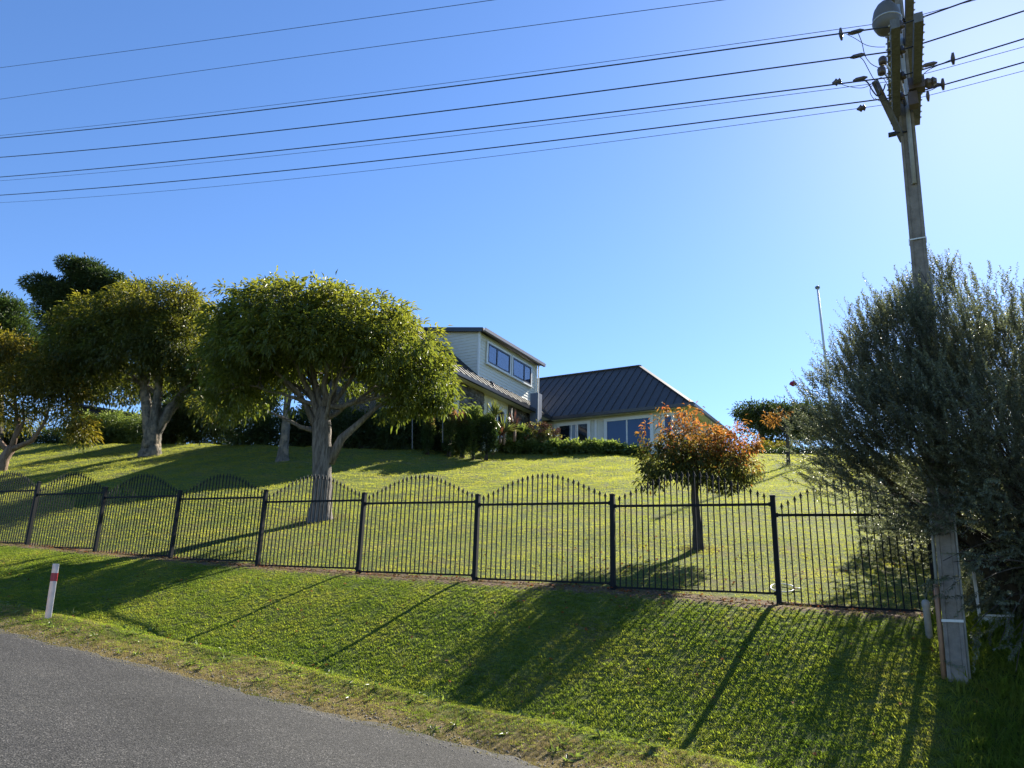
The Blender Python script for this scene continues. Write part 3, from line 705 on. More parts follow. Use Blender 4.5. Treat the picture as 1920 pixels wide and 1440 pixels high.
def window(pw0, pw1, z0, z1, P_, nrm, along, mull=(), frame=M['frame_dark'], trim=M['trim'], curtains=(), pane=M['pane'], parent=None, proud=.05, name='window'):
    """P_(u) gives the plan point on the wall; built outward along nrm: dark panel for the unlit room, curtain, frame, trim, panes"""
    nrm = V3(nrm); Pz = lambda u, z_, o=0: V3(P_(u)) + UPV * z_ + nrm * o
    uc, zc = (pw0 + pw1) / 2, (z0 + z1) / 2; al = V3(along); wu, wz = (pw1 - pw0) / 2, (z1 - z0) / 2
    mb = MB(); mb.box(Pz(uc, zc, proud - .02), al * wu, nrm * .003, UPV * wz); w_ = build(name, mb, M['room'], parent or house)
    mb = MB(); fw = .035
    for zz_ in (z0 + fw, z1 - fw): mb.box(Pz(uc, zz_, proud + .03), al * wu, nrm * .03, UPV * fw)
    for uu in [pw0 + fw, pw1 - fw] + [pw0 + (pw1 - pw0) * q for q in mull]: mb.box(Pz(uu, zc, proud + .03), al * fw, nrm * .028, UPV * (wz - 2 * fw))
    build('frame', mb, frame, w_)
    mb = MB(); tw = .05
    for zz_ in (z0 - tw, z1 + tw): mb.box(Pz(uc, zz_, proud + .025), al * (wu + 2 * tw), nrm * .03, UPV * tw)
    for uu in (pw0 - tw, pw1 + tw): mb.box(Pz(uu, zc, proud + .025), al * tw, nrm * .028, UPV * wz)
    build('trim', mb, trim, w_)
    mb = MB(); mb.box(Pz(uc, z0 - .11, proud + .06), al * (wu + .14), nrm * .06, UPV * .018); build('sill', mb, trim, w_)
    for c0, c1, mm in curtains:
        mb = MB(); n = 24; us = np.linspace(pw0 + (pw1 - pw0) * c0, pw0 + (pw1 - pw0) * c1, n); vs = []
        for i, uu in enumerate(us): vs += [Pz(uu, z0 + .03, proud - .004 + .006 * math.sin(i * 1.6)), Pz(uu, z1 - .03, proud - .004 + .006 * math.sin(i * 1.6))]
        mb.add(vs, [(2 * i, 2 * i + 2, 2 * i + 3, 2 * i + 1) for i in range(n - 1)]); build('curtain', mb, mm, w_)
    eds = [0] + list(mull) + [1]
    for q0, q1 in zip(eds[:-1], eds[1:]):
        a_, b_ = pw0 + (pw1 - pw0) * q0 + fw, pw0 + (pw1 - pw0) * q1 - fw
        mb = MB(); mb.box(Pz((a_ + b_) / 2, zc, proud + .03), al * ((b_ - a_) / 2), nrm * .004, UPV * (wz - 2 * fw)); build('pane', mb, pane, w_)
    return w_
PD = lambda u: H3(u, DA, 0)
window(-5.05, -2.95, 11.1, 12.06, PD, -e2, e1, (.4,), curtains=((.0, 1, M['curtain']),), parent=dormer)
window(-2.65, -.72, 11.1, 12.06, PD, -e2, e1, (.62,), curtains=((.0, 1, M['curtain']),), parent=dormer)

# facade boards of the right wing, windows and ranch slider
PR = lambda u: H3(.5, u, 0)
z = FZ + .5
while z < EZ - .14:
    h = min(bh, EZ - .125 - z); hb('weatherboard', board(MB(), H3(.5, KA + .5, z), H3(.5, .4, z), h, -e1), M['clad'])
    hb('weatherboard', board(MB(), H3(.5, KA + .5, z), H3(7.6, KA + .5, z), h, -e2), M['cream']); z += bh
def px_a(x, y):       # e2 coordinate on the facade plane p=.5 under a pixel column
    v = ray(x, y); A = H3(.5, 0, 0); k, s = np.linalg.solve(np.array([[v[0], -e2[0]], [v[1], -e2[1]]]), A[:2]); return s, (v * k)[2]
zt_ = px_a(1170, 786)[1]
window(px_a(1222, 780)[0] , px_a(1137, 783)[0], zt_ - 2.0, zt_, PR, -e1, e2, (.53,), frame=M['trim'], pane=M['pane2'], name='sliding_door')
window(px_a(1105, 783)[0], px_a(1048, 786)[0], zt_ - 1.35, zt_, PR, -e1, e2, (.36, .56), frame=M['trim'], curtains=((.38, .64, M['blind']),))
window(px_a(1262, 780)[0], px_a(1245, 780)[0], zt_ - 1.0, zt_, PR, -e1, e2, (), frame=M['trim'], pane=M['pane2'])
mb = MB(); mb.box(H3(.44, (px_a(1118, 790)[0]), (zt_ + 6.4) / 2), e1 * .03, e2 * .06, UPV * ((zt_ - 6.4) / 2 + .1)); mb.box(H3(.44, (px_a(1042, 790)[0]), (zt_ + 6.4) / 2), e1 * .03, e2 * .06, UPV * ((zt_ - 6.4) / 2 + .1)); hb('corner_trim', mb, M['trim'])
# left wing: stone cladding built stone by stone, small windows
def px_p(x, y):
    v = ray(x, y); A = H3(0, .5, 0); k, s = np.linalg.solve(np.array([[v[0], -e1[0]], [v[1], -e1[1]]]), A[:2]); return s, (v * k)[2]
def stones(P_, u0, u1, z0, z1, nrm, along, parent, name='stone_cladding'):
    mb = MB(); z = z0
    while z < z1:
        h = random.uniform(.05, .11); u = u0
        while u < u1:
            w = min(random.uniform(.15, .5), u1 - u); dpt = random.uniform(.03, .085)
            if w > .03: mb.box(V3(P_(u + w / 2)) + UPV * (z + h / 2) + V3(nrm) * dpt / 2, V3(along) * (w / 2 - .006), V3(nrm) * dpt / 2, UPV * (h / 2 - .006))
            u += w
        z += h
    o = build(name, mb, M['stone'], parent); o['kind'] = 'stuff'; return o
PL = lambda u: H3(u, .5, 0)
stones(PL, px_p(862, 740)[0], px_p(907, 740)[0], FZ, EZ - .13, -e2, e1, house)
stones(PL, px_p(952, 770)[0], px_p(994, 770)[0], FZ, EZ - .13, -e2, e1, house)
window(px_p(909, 770)[0] + .3, px_p(950, 770)[0] - .3, 7.6, 8.9, PL, -e2, e1, (.5,), frame=M['trim'], curtains=((0, .3, M['blind']),))
# low porch with flat roof at the near end
pc = at(846, 764, 32.0); pr = MB(); q0 = pc + e1 * 0; pz = pc[2]
pr.prism([q0 + e1 * .9 - e2 * .0, q0 + e1 * .9 + e2 * 3.2, q0 - e1 * .9 + e2 * 3.2, q0 - e1 * .9], (0, 0, .09)); porch = hb('porch_roof', pr, solid('blue_white_fascia', (.42, .48, .55), .4))
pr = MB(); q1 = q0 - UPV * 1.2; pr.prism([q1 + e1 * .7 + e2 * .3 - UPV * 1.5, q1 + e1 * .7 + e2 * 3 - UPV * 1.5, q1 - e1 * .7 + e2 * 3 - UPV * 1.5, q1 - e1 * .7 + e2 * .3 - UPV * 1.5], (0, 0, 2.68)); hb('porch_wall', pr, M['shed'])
pb = q0 - e1 * .72 + e2 * .3
stones(lambda u: V3((pb[0], pb[1], 0)) + e2 * u, 0, 2.7, pz - 2.2, pz - .02, -e1, e2, house)
# tall blue-grey sheet metal column at the inner corner
sc_ = H3(-1.3, -.55, 0); zt = (at(1005, 739, sc_[1]))[2]; sx = at(1005, 760, sc_[1])
mb = MB(); cc = np.array([sx[0], sx[1], 0]); mb.box(cc + UPV * (zt + 6.2) / 2, e1 * .22, e2 * .22, UPV * (zt - 6.2) / 2)
colm = hb('flue_column', mb, M['screen'])
mb = MB()
for k in (-.14, -.05, .05, .14): mb.box(cc + UPV * (zt + 6.2) / 2 - e1 * .23 + e2 * k, e1 * .006, e2 * .006, UPV * ((zt - 6.2) / 2 - .01))
build('rib', mb, M['screen'], colm)
mb = MB(); mb.box(cc + UPV * (zt + 6.2) / 2 - e2 * .225 - e1 * .2, e1 * .02, e2 * .012, UPV * (zt - 6.2) / 2); build('edge_trim', mb, M['trim'], colm)
# roof fittings above the lean-to
mb = MB(); f0 = H3(px_p(925, 720)[0], .45, EZ + PT * .45); mb.tube([f0, f0 + UPV * .22 + e2 * .1], .035, 8); mb.box(f0 + UPV * .24 + e2 * .1, e1 * .16, e2 * .05, UPV * .03); hb('roof_vent', mb, M['gutter'], roof)

# ================================================================ POWER POLE
PB = np.array([4.75, 8.55, gz((4.75, 8.55, 0)) - .3]); PTOP = at(1674, -60, 8.55); pax = unit(PTOP - PB)
pole = thing('power_pole', 'tall weathered concrete power pole with crossarms standing in front of the big shrub', 'power pole', PB)
def onpole(z): return PB + pax * ((z - PB[2]) / pax[2])
def pole_sec(z, w, dp, rec):
    """H-like section: faces with a shallow recess, towards the road and away"""
    c = onpole(z); s = [(-w, -dp), (-w * .62, -dp), (-w * .55, -dp + rec), (w * .55, -dp + rec), (w * .62, -dp), (w, -dp), (w, dp), (w * .62, dp), (w * .55, dp - rec), (-w * .55, dp - rec), (-w * .62, dp), (-w, dp)]
    return [c + pole_r * a_ + pole_n * b_ for a_, b_ in s]
pole_n = unit(np.array([-.48, -.877, 0])); pole_r = np.array([-pole_n[1], pole_n[0], 0])
mb = MB(); zs = np.linspace(PB[2], PTOP[2], 20); o_ = 0; vs = []; fs = []
for j, z in enumerate(zs):
    k = j / 19; vs += pole_sec(z, .096 * (1 - k) + .084 * k, .08 * (1 - k) + .07 * k, .014)
for j in range(19):
    for i in range(12): fs.append((j * 12 + i, j * 12 + (i + 1) % 12, (j + 1) * 12 + (i + 1) % 12, (j + 1) * 12 + i))
fs.append(tuple(range(12))[::-1]); fs.append(tuple(19 * 12 + i for i in range(12))); mb.add(vs, fs); build('concrete_post', mb, M['concrete'], pole)
def ring(z, m_, nm='strap', w=.014, big=1.05):
    c = onpole(z); k = (z - PB[2]) / (PTOP[2] - PB[2]); a_, b_ = (.096 * (1 - k) + .084 * k + .004), (.08 * (1 - k) + .07 * k + .004)
    mb = MB(); mb.box(c - pole_n * -b_, pole_r * (a_ + .004), pole_n * .003, pax * w); mb.box(c - pole_n * b_, pole_r * (a_ + .004), pole_n * .003, pax * w)
    for s in (-1, 1): mb.box(c + pole_r * s * (a_ + .001), pole_r * .003, pole_n * (b_ - .003), pax * w)
    build(nm, mb, m_, pole)
def pole_z(y): # height on the pole seen at photo row y
    zz_ = np.linspace(-1, 9, 400); P_ = [onpole(q) for q in zz_]; yy = np.array([720 - FOC * (q @ _up) / (q @ _f) for q in P_]); return float(np.interp(-y, -yy, zz_))
ring(pole_z(1164), M['white_band']); ring(pole_z(452), M['white_band'], w=.008)
for yy in (270, 290, 318, 350): # bolt holes in the recess
    mb = MB(); mb.lathe(onpole(pole_z(yy)) + pole_n * .07, [(.012, 0), (.012, .02), (.006, .028)], 8, pole_n); build('bolt', mb, M['steel'], pole)
mb = MB(); mb.tube([onpole(z) - pole_r * .124 + pole_n * .03 for z in (PB[2] + .2, PB[2] + .9, PB[2] + 1.25)], .027, 12); build('conduit', mb, M['pvc_orange'], pole, True)
mb = MB(); mb.tube([onpole(z) - pole_r * .118 + pole_n * .03 for z in (PB[2] + 1.25, PB[2] + 2.0, PB[2] + 2.6)], .018, 10); build('conduit', mb, M['pvc_grey'], pole, True)
mb = MB(); mb.tube([onpole(z) + pole_r * (.108 - .001 * z) + pole_n * .05 for z in (PB[2] + .3, 1, 3, 4.0)], .014, 8); build('cable', mb, M['pvc_grey'], pole, True)
mb = MB(); mb.tube([onpole(z) + pole_r * .02 + pole_n * (.09 - .001 * z) for z in (5.2, 6.0, 7.0, 7.9)], .028, 8); build('cable_cover', mb, M['pvc_grey'], pole, True)
# crossarms run from the road side over the verge, at right angles to the wires
def crossarm(z, o0, o1, side, w=.09, h=.12):
    c = onpole(z) + U * side; mb = MB(); mb.beam(c + N * o0, c + N * o1, w, h); build('crossarm', mb, M['timber'], pole)
    mb = MB(); sg = 1 if side > 0 else -1
    for q in np.arange(o0 + .08, o1, .13): mb.lathe(c + N * q + U * sg * w / 2, [(.010, 0), (.014, .008), (.008, .018), (.006, .024)], 6, U * sg)
    build('bolts', mb, M['steel'], pole)['kind'] = 'stuff'
    return c
def insulator(p, side):
    mb = MB(); mb.tube([p, p + UPV * .07], .010, 6); mb.lathe(p + UPV * .06, [(.018, 0), (.045, .01), (.030, .03), (.042, .045), (.026, .07), (.030, .085), (.012, .10)], 10); build('insulator', mb, M['insulator'], pole, True)
ZA, ZB, ZC = 6.28, 7.3, 6.75
cA = crossarm(ZA, -.25, 1.8, .115); cB = crossarm(ZB, -1.5, 1.75, .105); cB2 = crossarm(ZB, -1.5, 1.75, -.105)
crossarm(ZA, -.25, 1.8, -.115)
# street lamp reaching out over the road
lp = on_d(1663, 40, 1.44 + 1.25); mb = MB(); s0 = onpole(pole_z(205)) + pole_n * .08
mb.tube(bez(s0, (s0 + lp) / 2 + UPV * .25, lp + UPV * .16, 8), .024, 8); build('lamp_arm', mb, M['steel'], pole, True)
lamp = thing('street_lamp', 'round bowl street lamp glinting under the top of the power pole', 'street lamp', lp)
mb = MB(); mb.lathe(lp, [(.07, -.15), (.12, -.12), (.148, -.06), (.156, 0), (.152, .06), (.13, .15), (.09, .22), (.04, .27)], 20); build('housing', mb, M['lamp_metal'], lamp, True)
mb = MB(); mb.lathe(lp + UPV * -.012, [(.156, 0), (.161, .006), (.161, .016), (.156, .022)], 20); build('rim', mb, M['steel'], lamp, True)
# fuses, clamps and loops on the left of the pole
def pxp(x, y, dd=1.44 + .5): return on_d(x, y, dd)
for x, y in ((1655, 114), (1653, 133)):
    p = pxp(x, y); mb = MB(); mb.lathe(p - UPV * .055, [(.03, 0), (.048, .01), (.05, .05), (.05, .085), (.035, .105), (.015, .12)], 12); build('fuse_holder', mb, M['insulator'], pole, True)
    mb = MB(); mb.tube([p, p * 1.0 + (onpole(p[2]) - p) * .9], .012, 6); build('bracket', mb, M['steel'], pole)
p = pxp(1650, 168); mb = MB(); mb.tube([p + UPV * .10 + U * .03, p - UPV * .08 - U * .03], .02, 8); build('fuse_holder', mb, M['insulator'], pole, True)
def loop(pts, r, nm='jumper_cable'):
    P_ = [pxp(*q) for q in pts]; Q = []
    for i in range(len(P_) - 1):
        p0, p1, p2, p3 = P_[max(i - 1, 0)], P_[i], P_[i + 1], P_[min(i + 2, len(P_) - 1)]
        for k in np.linspace(0, 1, 6)[:-1]: Q.append(.5 * ((2 * p1) + (-p0 + p2) * k + (2 * p0 - 5 * p1 + 4 * p2 - p3) * k * k + (-p0 + 3 * p1 - 3 * p2 + p3) * k ** 3))
    Q.append(P_[-1]); mb = MB(); mb.tube(Q, r, 5); build(nm, mb, M['wire'], pole, True)
loop([(1587, 64), (1603, 72), (1623, 84), (1642, 88), (1660, 88)], .004)
loop([(1609, 62), (1616, 80), (1622, 104), (1634, 120), (1648, 127)], .005)
loop([(1608, 105), (1618, 112), (1628, 130), (1638, 148), (1648, 158)], .005)
loop([(1614, 148), (1626, 154), (1636, 170), (1646, 180), (1656, 170), (1660, 158)], .009)
loop([(1570, 155), (1590, 162), (1614, 165), (1630, 160), (1644, 150)], .004)
loop([(1640, 188), (1632, 175), (1634, 162), (1652, 145), (1664, 160), (1668, 180)], .004)
loop([(1640, 184), (1652, 190), (1664, 186)], .004)
loop([(1722, 148), (1740, 132), (1760, 122), (1783, 112)], .005)
loop([(1716, 174), (1732, 173), (1748, 168), (1762, 160)], .005)
loop([(1717, 128), (1720, 145), (1722, 160)], .005)
p = pxp(1718, 160); mb = MB(); mb.box(p, U * .09, N * .07, UPV * .08); mb.lathe(p - U * .09, [(.05, 0), (.06, .03), (.045, .07), (.06, .09), (.03, .13)], 10, -U); build('switch_box', mb, M['insulator'], pole)
p = pxp(1712, 188); mb = MB(); mb.box(p, U * .05, N * .06, UPV * .09); build('junction_box', mb, M['insulator'], pole)
p = on_d(1673, 252, 1.5); mb = MB(); mb.tube([onpole(p[2] + .06) + pole_n * .05, p + UPV * .02], .010, 6); mb.box(p, unit(U) * .045, N * .03, UPV * .018); build('clamp_bracket', mb, M['wire'], pole)
mb = MB(); p0 = pxp(1640, 152); mb.beam(p0, onpole(pole_z(262)) - pole_r * .06, .07, .05); build('raker_arm', mb, M['timber'], pole)

# ---- overhead wires (x, y at the pole; y at the photo's left edge; y slack in the middle)
wires = [  # name label, pole pixel, left pixel, mid pixel, arm centre, side, radius, right pixel
    ('upper thin overhead wire, the topmost crossing the sky', (1690, -112), (0, 127), (500, 60), 7.3, .0045, None),
    ('second thin overhead wire from the top', (1688, -44), (0, 186), (700, 88), 7.3, .0045, None),
    ('thin overhead wire running just above the first thick cable', (1690, 38), (0, 254), (1000, 134), 7.3, .004, (1785, 12)),
    ('topmost of the four thick overhead cables', (1688, 47), (0, 259), (1000, 142), ZA, .0085, (1820, 0)),
    ('second thick overhead cable from the top', (1690, 94), (0, 295), (1000, 187), ZA, .0085, (1875, 35)),
    ('third thick overhead cable, with a thin wire close below it', (1692, 142), (0, 332), (1000, 228), ZA, .0085, (1919, 73)),
    ('thin overhead wire just below the third thick cable', (1690, 150), (0, 339), (1000, 237), 7.3, .004, (1919, 88)),
    ('lowest of the four thick overhead cables', (1690, 181), (0, 366), (1000, 268), ZA, .0085, (1919, 117)),
    ('lowest thin overhead wire of the bundle', (1690, 192), (0, 380), (1000, 284), 7.3, .004, (1919, 133)),
]
for lab, pp, lp_, mp_, za, r, rp in wires:
    # distance of the wire's vertical plane from the fence line, where the arm meets the pixel
    best = min(np.linspace(-2.4, 4.2, 600), key=lambda dd: abs(on_d(pp[0], pp[1], dd)[2] - za))
    A = on_d(*pp, best); B = on_d(*lp_, best); Mi = on_d(*mp_, best)
    ta, tb, tm = td(A)[0], td(B)[0], td(Mi)[0]
    co = np.polyfit([ta, tm, tb], [A[2], Mi[2], B[2]], 2)
    ends = np.linspace(ta, tb + (tb - ta) * .35, 60); P_ = [TD(t_, best, np.polyval(co, t_)) for t_ in ends]
    if rp is not None:
        Rr = on_d(*rp, best); tr2 = td(Rr)[0]; sl = (Rr[2] - A[2]) / (tr2 - ta)
        P_ = [TD(t_, best, A[2] + sl * (t_ - ta) + .004 * (t_ - ta) * (t_ - tr2)) for t_ in np.linspace(tr2 * 3, ta, 16)[:-1]] + P_
    else:
        P_ = [TD(t_, best, np.polyval(co, t_)) for t_ in np.linspace(ta - 12, ta, 10)[:-1]] + P_
    mb = MB(); mb.tube(P_, r, 6); o = build('overhead_wire', mb, M['wire'], None, True, origin=A); tag(o, lab, 'wire', 'overhead wires above the road')
    insulator(A - UPV * .105 + U * .0, 0)
    # clamps where the photo shows them
def fitting(x, y, dd, kind, lab):
    p = on_d(x, y, dd); mb = MB()
    if kind == 'spool': mb.lathe(p - U * .06, [(.012, 0), (.05, .02), (.03, .045), (.055, .065), (.03, .09), (.012, .12)], 10, U)
    elif kind == 'disc': mb.lathe(p - U * .02, [(.02, 0), (.075, .01), (.075, .03), (.02, .045)], 10, U)
    else: mb.lathe(p - U * .09, [(.008, 0), (.026, .04), (.026, .13), (.008, .17)], 8, U)
    o = build('wire_fitting', mb, M['insulator'], None, True, origin=p); tag(o, lab, 'insulator', 'fittings on the overhead wires')
dA = 2.4
fitting(1577, 64, 2.9, 'disc', 'dark disc insulator far along the topmost thick cable')
fitting(1604, 60, 2.9, 'clamp', 'sleeve clamp on the topmost thick cable beside the disc insulator')
fitting(1607, 105, 2.5, 'clamp', 'sleeve clamp on the second thick cable near the pole')
fitting(1612, 148, 2.0, 'clamp', 'sleeve clamp on the third thick cable near the pole')
fitting(1569, 154, 1.4, 'spool', 'small dark insulator on the thin wire below the third cable')
fitting(1615, 203, .9, 'spool', 'tiny dark knob on the lowest thin wire')
fitting(1787, 110, 2.0, 'disc', 'insulator highest on the wires beyond the pole toward the sun')
fitting(1742, 121, 2.0, 'clamp', 'sleeve clamp beside the highest insulator beyond the pole')
fitting(1768, 158, 1.7, 'disc', 'middle insulator on the wires just past the pole')
fitting(1750, 161, 1.7, 'clamp', 'sleeve clamp next to the middle insulator past the pole')
fitting(1740, 180, 1.0, 'disc', 'lowest insulator on the wires just past the pole')

# ================================================================ ROADSIDE THINGS
mp = on_ground(92, 1162); mkb = TD(*[float(q) for q in (td(at(88, 1168, mp[1])))], 0)
tm_, dm_ = td(on_ground(90, 1160)); mbase = TD(tm_, dm_, gz(TD(tm_, dm_, 0)) - .12)
mk = thing('road_marker', 'white plastic road edge marker post with a red band in the grass', 'marker post', mbase)
mtop = on_d(105, 1057, dm_); max_ = unit(mtop - mbase); H_ = np.linalg.norm(mtop - mbase)
def shell(h0, h1, w, off, th=.006):
    mb = MB(); r_ = unit(np.array([.985, .17, 0])); f_ = unit(np.cross(max_, r_)); n = 9; vs = []
    for h in (h0, h1):
        for t_ in (0, th):
            for i in range(n):
                x = (i / (n - 1) - .5) * 2; vs.append(mbase + max_ * h + r_ * x * w + f_ * (-(.022 * (1 - x * x)) + off * -1 + t_))
    g = lambda lv, sh, i: lv * 2 * n + sh * n + i
    fs = []
    for i in range(n - 1):
        fs += [(g(0, 0, i), g(0, 0, i + 1), g(1, 0, i + 1), g(1, 0, i)), (g(0, 1, i + 1), g(0, 1, i), g(1, 1, i), g(1, 1, i + 1)), (g(1, 0, i), g(1, 0, i + 1), g(1, 1, i + 1), g(1, 1, i)), (g(0, 0, i + 1), g(0, 0, i), g(0, 1, i), g(0, 1, i + 1))]
    fs += [(g(0, 0, 0), g(1, 0, 0), g(1, 1, 0), g(0, 1, 0)), (g(0, 0, n - 1), g(0, 1, n - 1), g(1, 1, n - 1), g(1, 0, n - 1))]
    mb.add(vs, fs); return mb
if (np.cross(max_, unit(np.array([.985, .17, 0]))) @ _f) < 0: pass
build('blade', shell(0, H_, .044, 0), M['marker'], mk)
build('band', shell(H_ * .72, H_ * .85, .046, .002, .010), M['red_band'], mk)
# capped vent pipe beside the pole
vp_ = on_ground(1743, 1196); mb = MB(); vt = at(1746, 1122, vp_[1]); mb.lathe(vp_ - UPV * .1, [(.038, 0), (.038, (vt - vp_)[2] - .0), (.044, (vt - vp_)[2] + .01), (.044, (vt - vp_)[2] + .05), (.034, (vt - vp_)[2] + .075), (.012, (vt - vp_)[2] + .085)], 16)
o = build('vent_pipe', mb, M['pvc_grey'], None, True, origin=vp_); tag(o, 'short grey pipe with rounded cap at the last fence post', 'pipe')
# low white board with upright at the foot of the shrub
wb = on_ground(1842, 1175); mbw = thing('low_white_board', 'low white board with a slim upright half hidden under the shrub', 'board', wb)
wr_ = unit(on_ground(1890, 1174) - wb) ; wr_[2] = 0
mb = MB(); mb.box(wb + wr_ * .17 + UPV * .04, wr_ * .16, np.cross(wr_, UPV) * .02, UPV * .06); build('plank', mb, M['pvc_white'], mbw)
mb = MB(); mb.box(wb + wr_ * .17 + UPV * .118, wr_ * .16, np.cross(wr_, UPV) * .05, UPV * .012); build('ledge', mb, M['pvc_white'], mbw)
mb = MB(); mb.box(wb - wr_ * .015 + UPV * .30, wr_ * .014, np.cross(wr_, UPV) * .014, UPV * .36); build('upright', mb, M['pvc_white'], mbw)
# garden hose loop behind the fence
hp = on_ground(1467, 1106); mb = MB(); hh = [hp + np.array([.16 * math.cos(a_) * (1 + .1 * math.sin(2 * a_)), .22 * math.sin(a_), .03 + .01 * math.sin(3 * a_)]) for a_ in np.linspace(0, 2 * PI * .95, 26)] + [hp + np.array([.24, -.12, .02])]
for q in hh: q[2] = gz(q) + .03
mb.tube(hh, .009, 6); o = build('garden_hose', mb, M['pvc_white'], None, True, origin=hp); tag(o, 'pale hose looped on the ground behind the fence post', 'hose')
# flagpole
fy = 30.0; ft = at(1533, 541, fy); fbp = np.array([ft[0] + .15, fy, gz((ft[0], fy, 0))])
fp = thing('flagpole', 'slim pale grey flagpole rising beyond the big shrub', 'flagpole', fbp)
mb = MB(); mb.tube([fbp, (fbp + ft) / 2, ft], [.07, .055, .042], 10); build('shaft', mb, M['pvc_white'], fp, True)
mb = MB(); mb.lathe(ft, [(.09, 0), (.10, .03), (.10, .08), (.04, .12)], 12); build('cap', mb, M['screen'], fp, True)
# dark shed behind the left trees
s1, s2 = at(150, 762, 47), at(266, 781, 49); sh = thing('garden_shed', 'low dark shed wall with thin roof edge behind the round bushes', 'shed', (s1 + s2) / 2 - UPV * 3)
sd = unit((s2 - s1) * np.array([1, 1, 0])); bk = np.cross(UPV, sd) * 4
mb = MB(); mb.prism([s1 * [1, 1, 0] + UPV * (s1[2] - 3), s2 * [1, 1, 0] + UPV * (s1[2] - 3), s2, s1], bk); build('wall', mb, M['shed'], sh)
mb = MB(); mb.prism([s1 - sd * .3 - bk * .05, s2 + sd * .3 - bk * .05, s2 + sd * .3 + bk * 1.05, s1 - sd * .3 + bk * 1.05], (0, 0, .12)); build('roof', mb, M['gutter'], sh)
vv = at(215, 762, 48); mb = MB(); mb.box(vv + UPV * .1, sd * .15, np.cross(UPV, sd) * .1, UPV * .12); build('vent', mb, M['pvc_white'], sh)

# ================================================================ TREES
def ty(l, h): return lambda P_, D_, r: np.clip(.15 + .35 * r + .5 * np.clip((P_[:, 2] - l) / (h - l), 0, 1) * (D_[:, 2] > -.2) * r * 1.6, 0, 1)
# --- the round headed tree just behind the fence
g1 = on_ground(600, 975); Y1 = g1[1]
tr1 = thing('round_headed_tree', 'round headed tree with pale trunk and drooping leaves just behind the fence', 'tree', g1)
P1 = lambda x, y, dy=0: at(x, y, Y1 + dy)
fk = P1(604, 800)
trunk(tr1, M['bark_pale'], [g1 - UPV * .15, g1 + UPV * .12, g1 + UPV * .5, P1(603, 880), fk, P1(607, 765)], [.38, .30, .255, .235, .24, .16], 18, .10)
lob1 = px_lobes(Y1, [(560, 608, 135, 62, 0, 2.0, 1.2), (480, 640, 95, 70, .3, 1.8, 1), (660, 615, 120, 60, 0, 2.0, 1.1), (745, 665, 95, 60, 0, 1.7, 1), (795, 715, 58, 55, 0, 1.3, 1), (445, 680, 62, 62, 0, 1.5, 1), (450, 738, 60, 32, 0, 1.3, .6), (540, 760, 60, 18, -.2, 1.2, .35),
    (600, 680, 150, 70, 1.3, 1.0, .6), (560, 640, 160, 60, -1.5, 1.0, .7), (690, 650, 130, 60, -1.3, 1.0, .7), (735, 760, 75, 26, 0, 1.2, .6), (815, 745, 38, 22, 0, .6, .7), (505, 560, 60, 28, 0, .9, .8), (600, 560, 55, 25, 0, 1, .7), (655, 800, 28, 25, 0, .5, .25), (505, 532, 13, 13, 0, .25, .8), (540, 538, 12, 14, 0, .25, .8), (612, 532, 12, 9, 0, .2, .8), (585, 545, 10, 12, .2, .2, .8), (420, 545, 16, 7, 0, .3, .6), (845, 762, 20, 8, 0, .4, .6), (425, 770, 26, 14, 0, .6, .3)])
def cut1(C):   # the crown is hollow underneath, so the limbs show
    dx = C[:, 0] - fk[0]; dz = C[:, 2] - fk[2]; dy_ = C[:, 1] - fk[1]
    return ~((np.abs(dx + .15) < 1.75) & (dz < 1.6 - .25 * np.abs(dx)) & (dy_ < 1.2) & (rng.random(len(C)) < .9))
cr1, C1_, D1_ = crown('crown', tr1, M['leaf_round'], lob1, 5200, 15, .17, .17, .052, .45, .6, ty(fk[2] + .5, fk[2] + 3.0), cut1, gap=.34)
tg = [P1(x, y, dy) for x, y, dy in [(455, 640, .3), (500, 600, -.6), (560, 580, .6), (620, 570, -.5), (690, 600, .5), (745, 650, 0), (800, 700, .2), (430, 720, -.2), (660, 640, -1.2), (560, 640, 1.0), (480, 690, 1.0), (760, 740, -.3)]]
limbs(tr1, M['bark_pale'], [fk, P1(600, 790), P1(612, 785), P1(606, 770)], tg, .10, .012, lift=.12, nside=8, sub=6)
for pts, rr in (([P1(618, 868), P1(640, 822), P1(668, 798), P1(708, 762), P1(760, 738)], [.13, .11, .085, .055, .02]), ([P1(590, 808), P1(562, 800), P1(545, 790), P1(500, 770)], [.07, .05, .04, .015]), ([P1(592, 800), P1(560, 735), P1(520, 700), P1(490, 660)], [.09, .06, .045, .02])):
    mb = MB(); mb.tube(pts, rr, 8); build('limb', mb, M['bark_pale'], tr1, True)
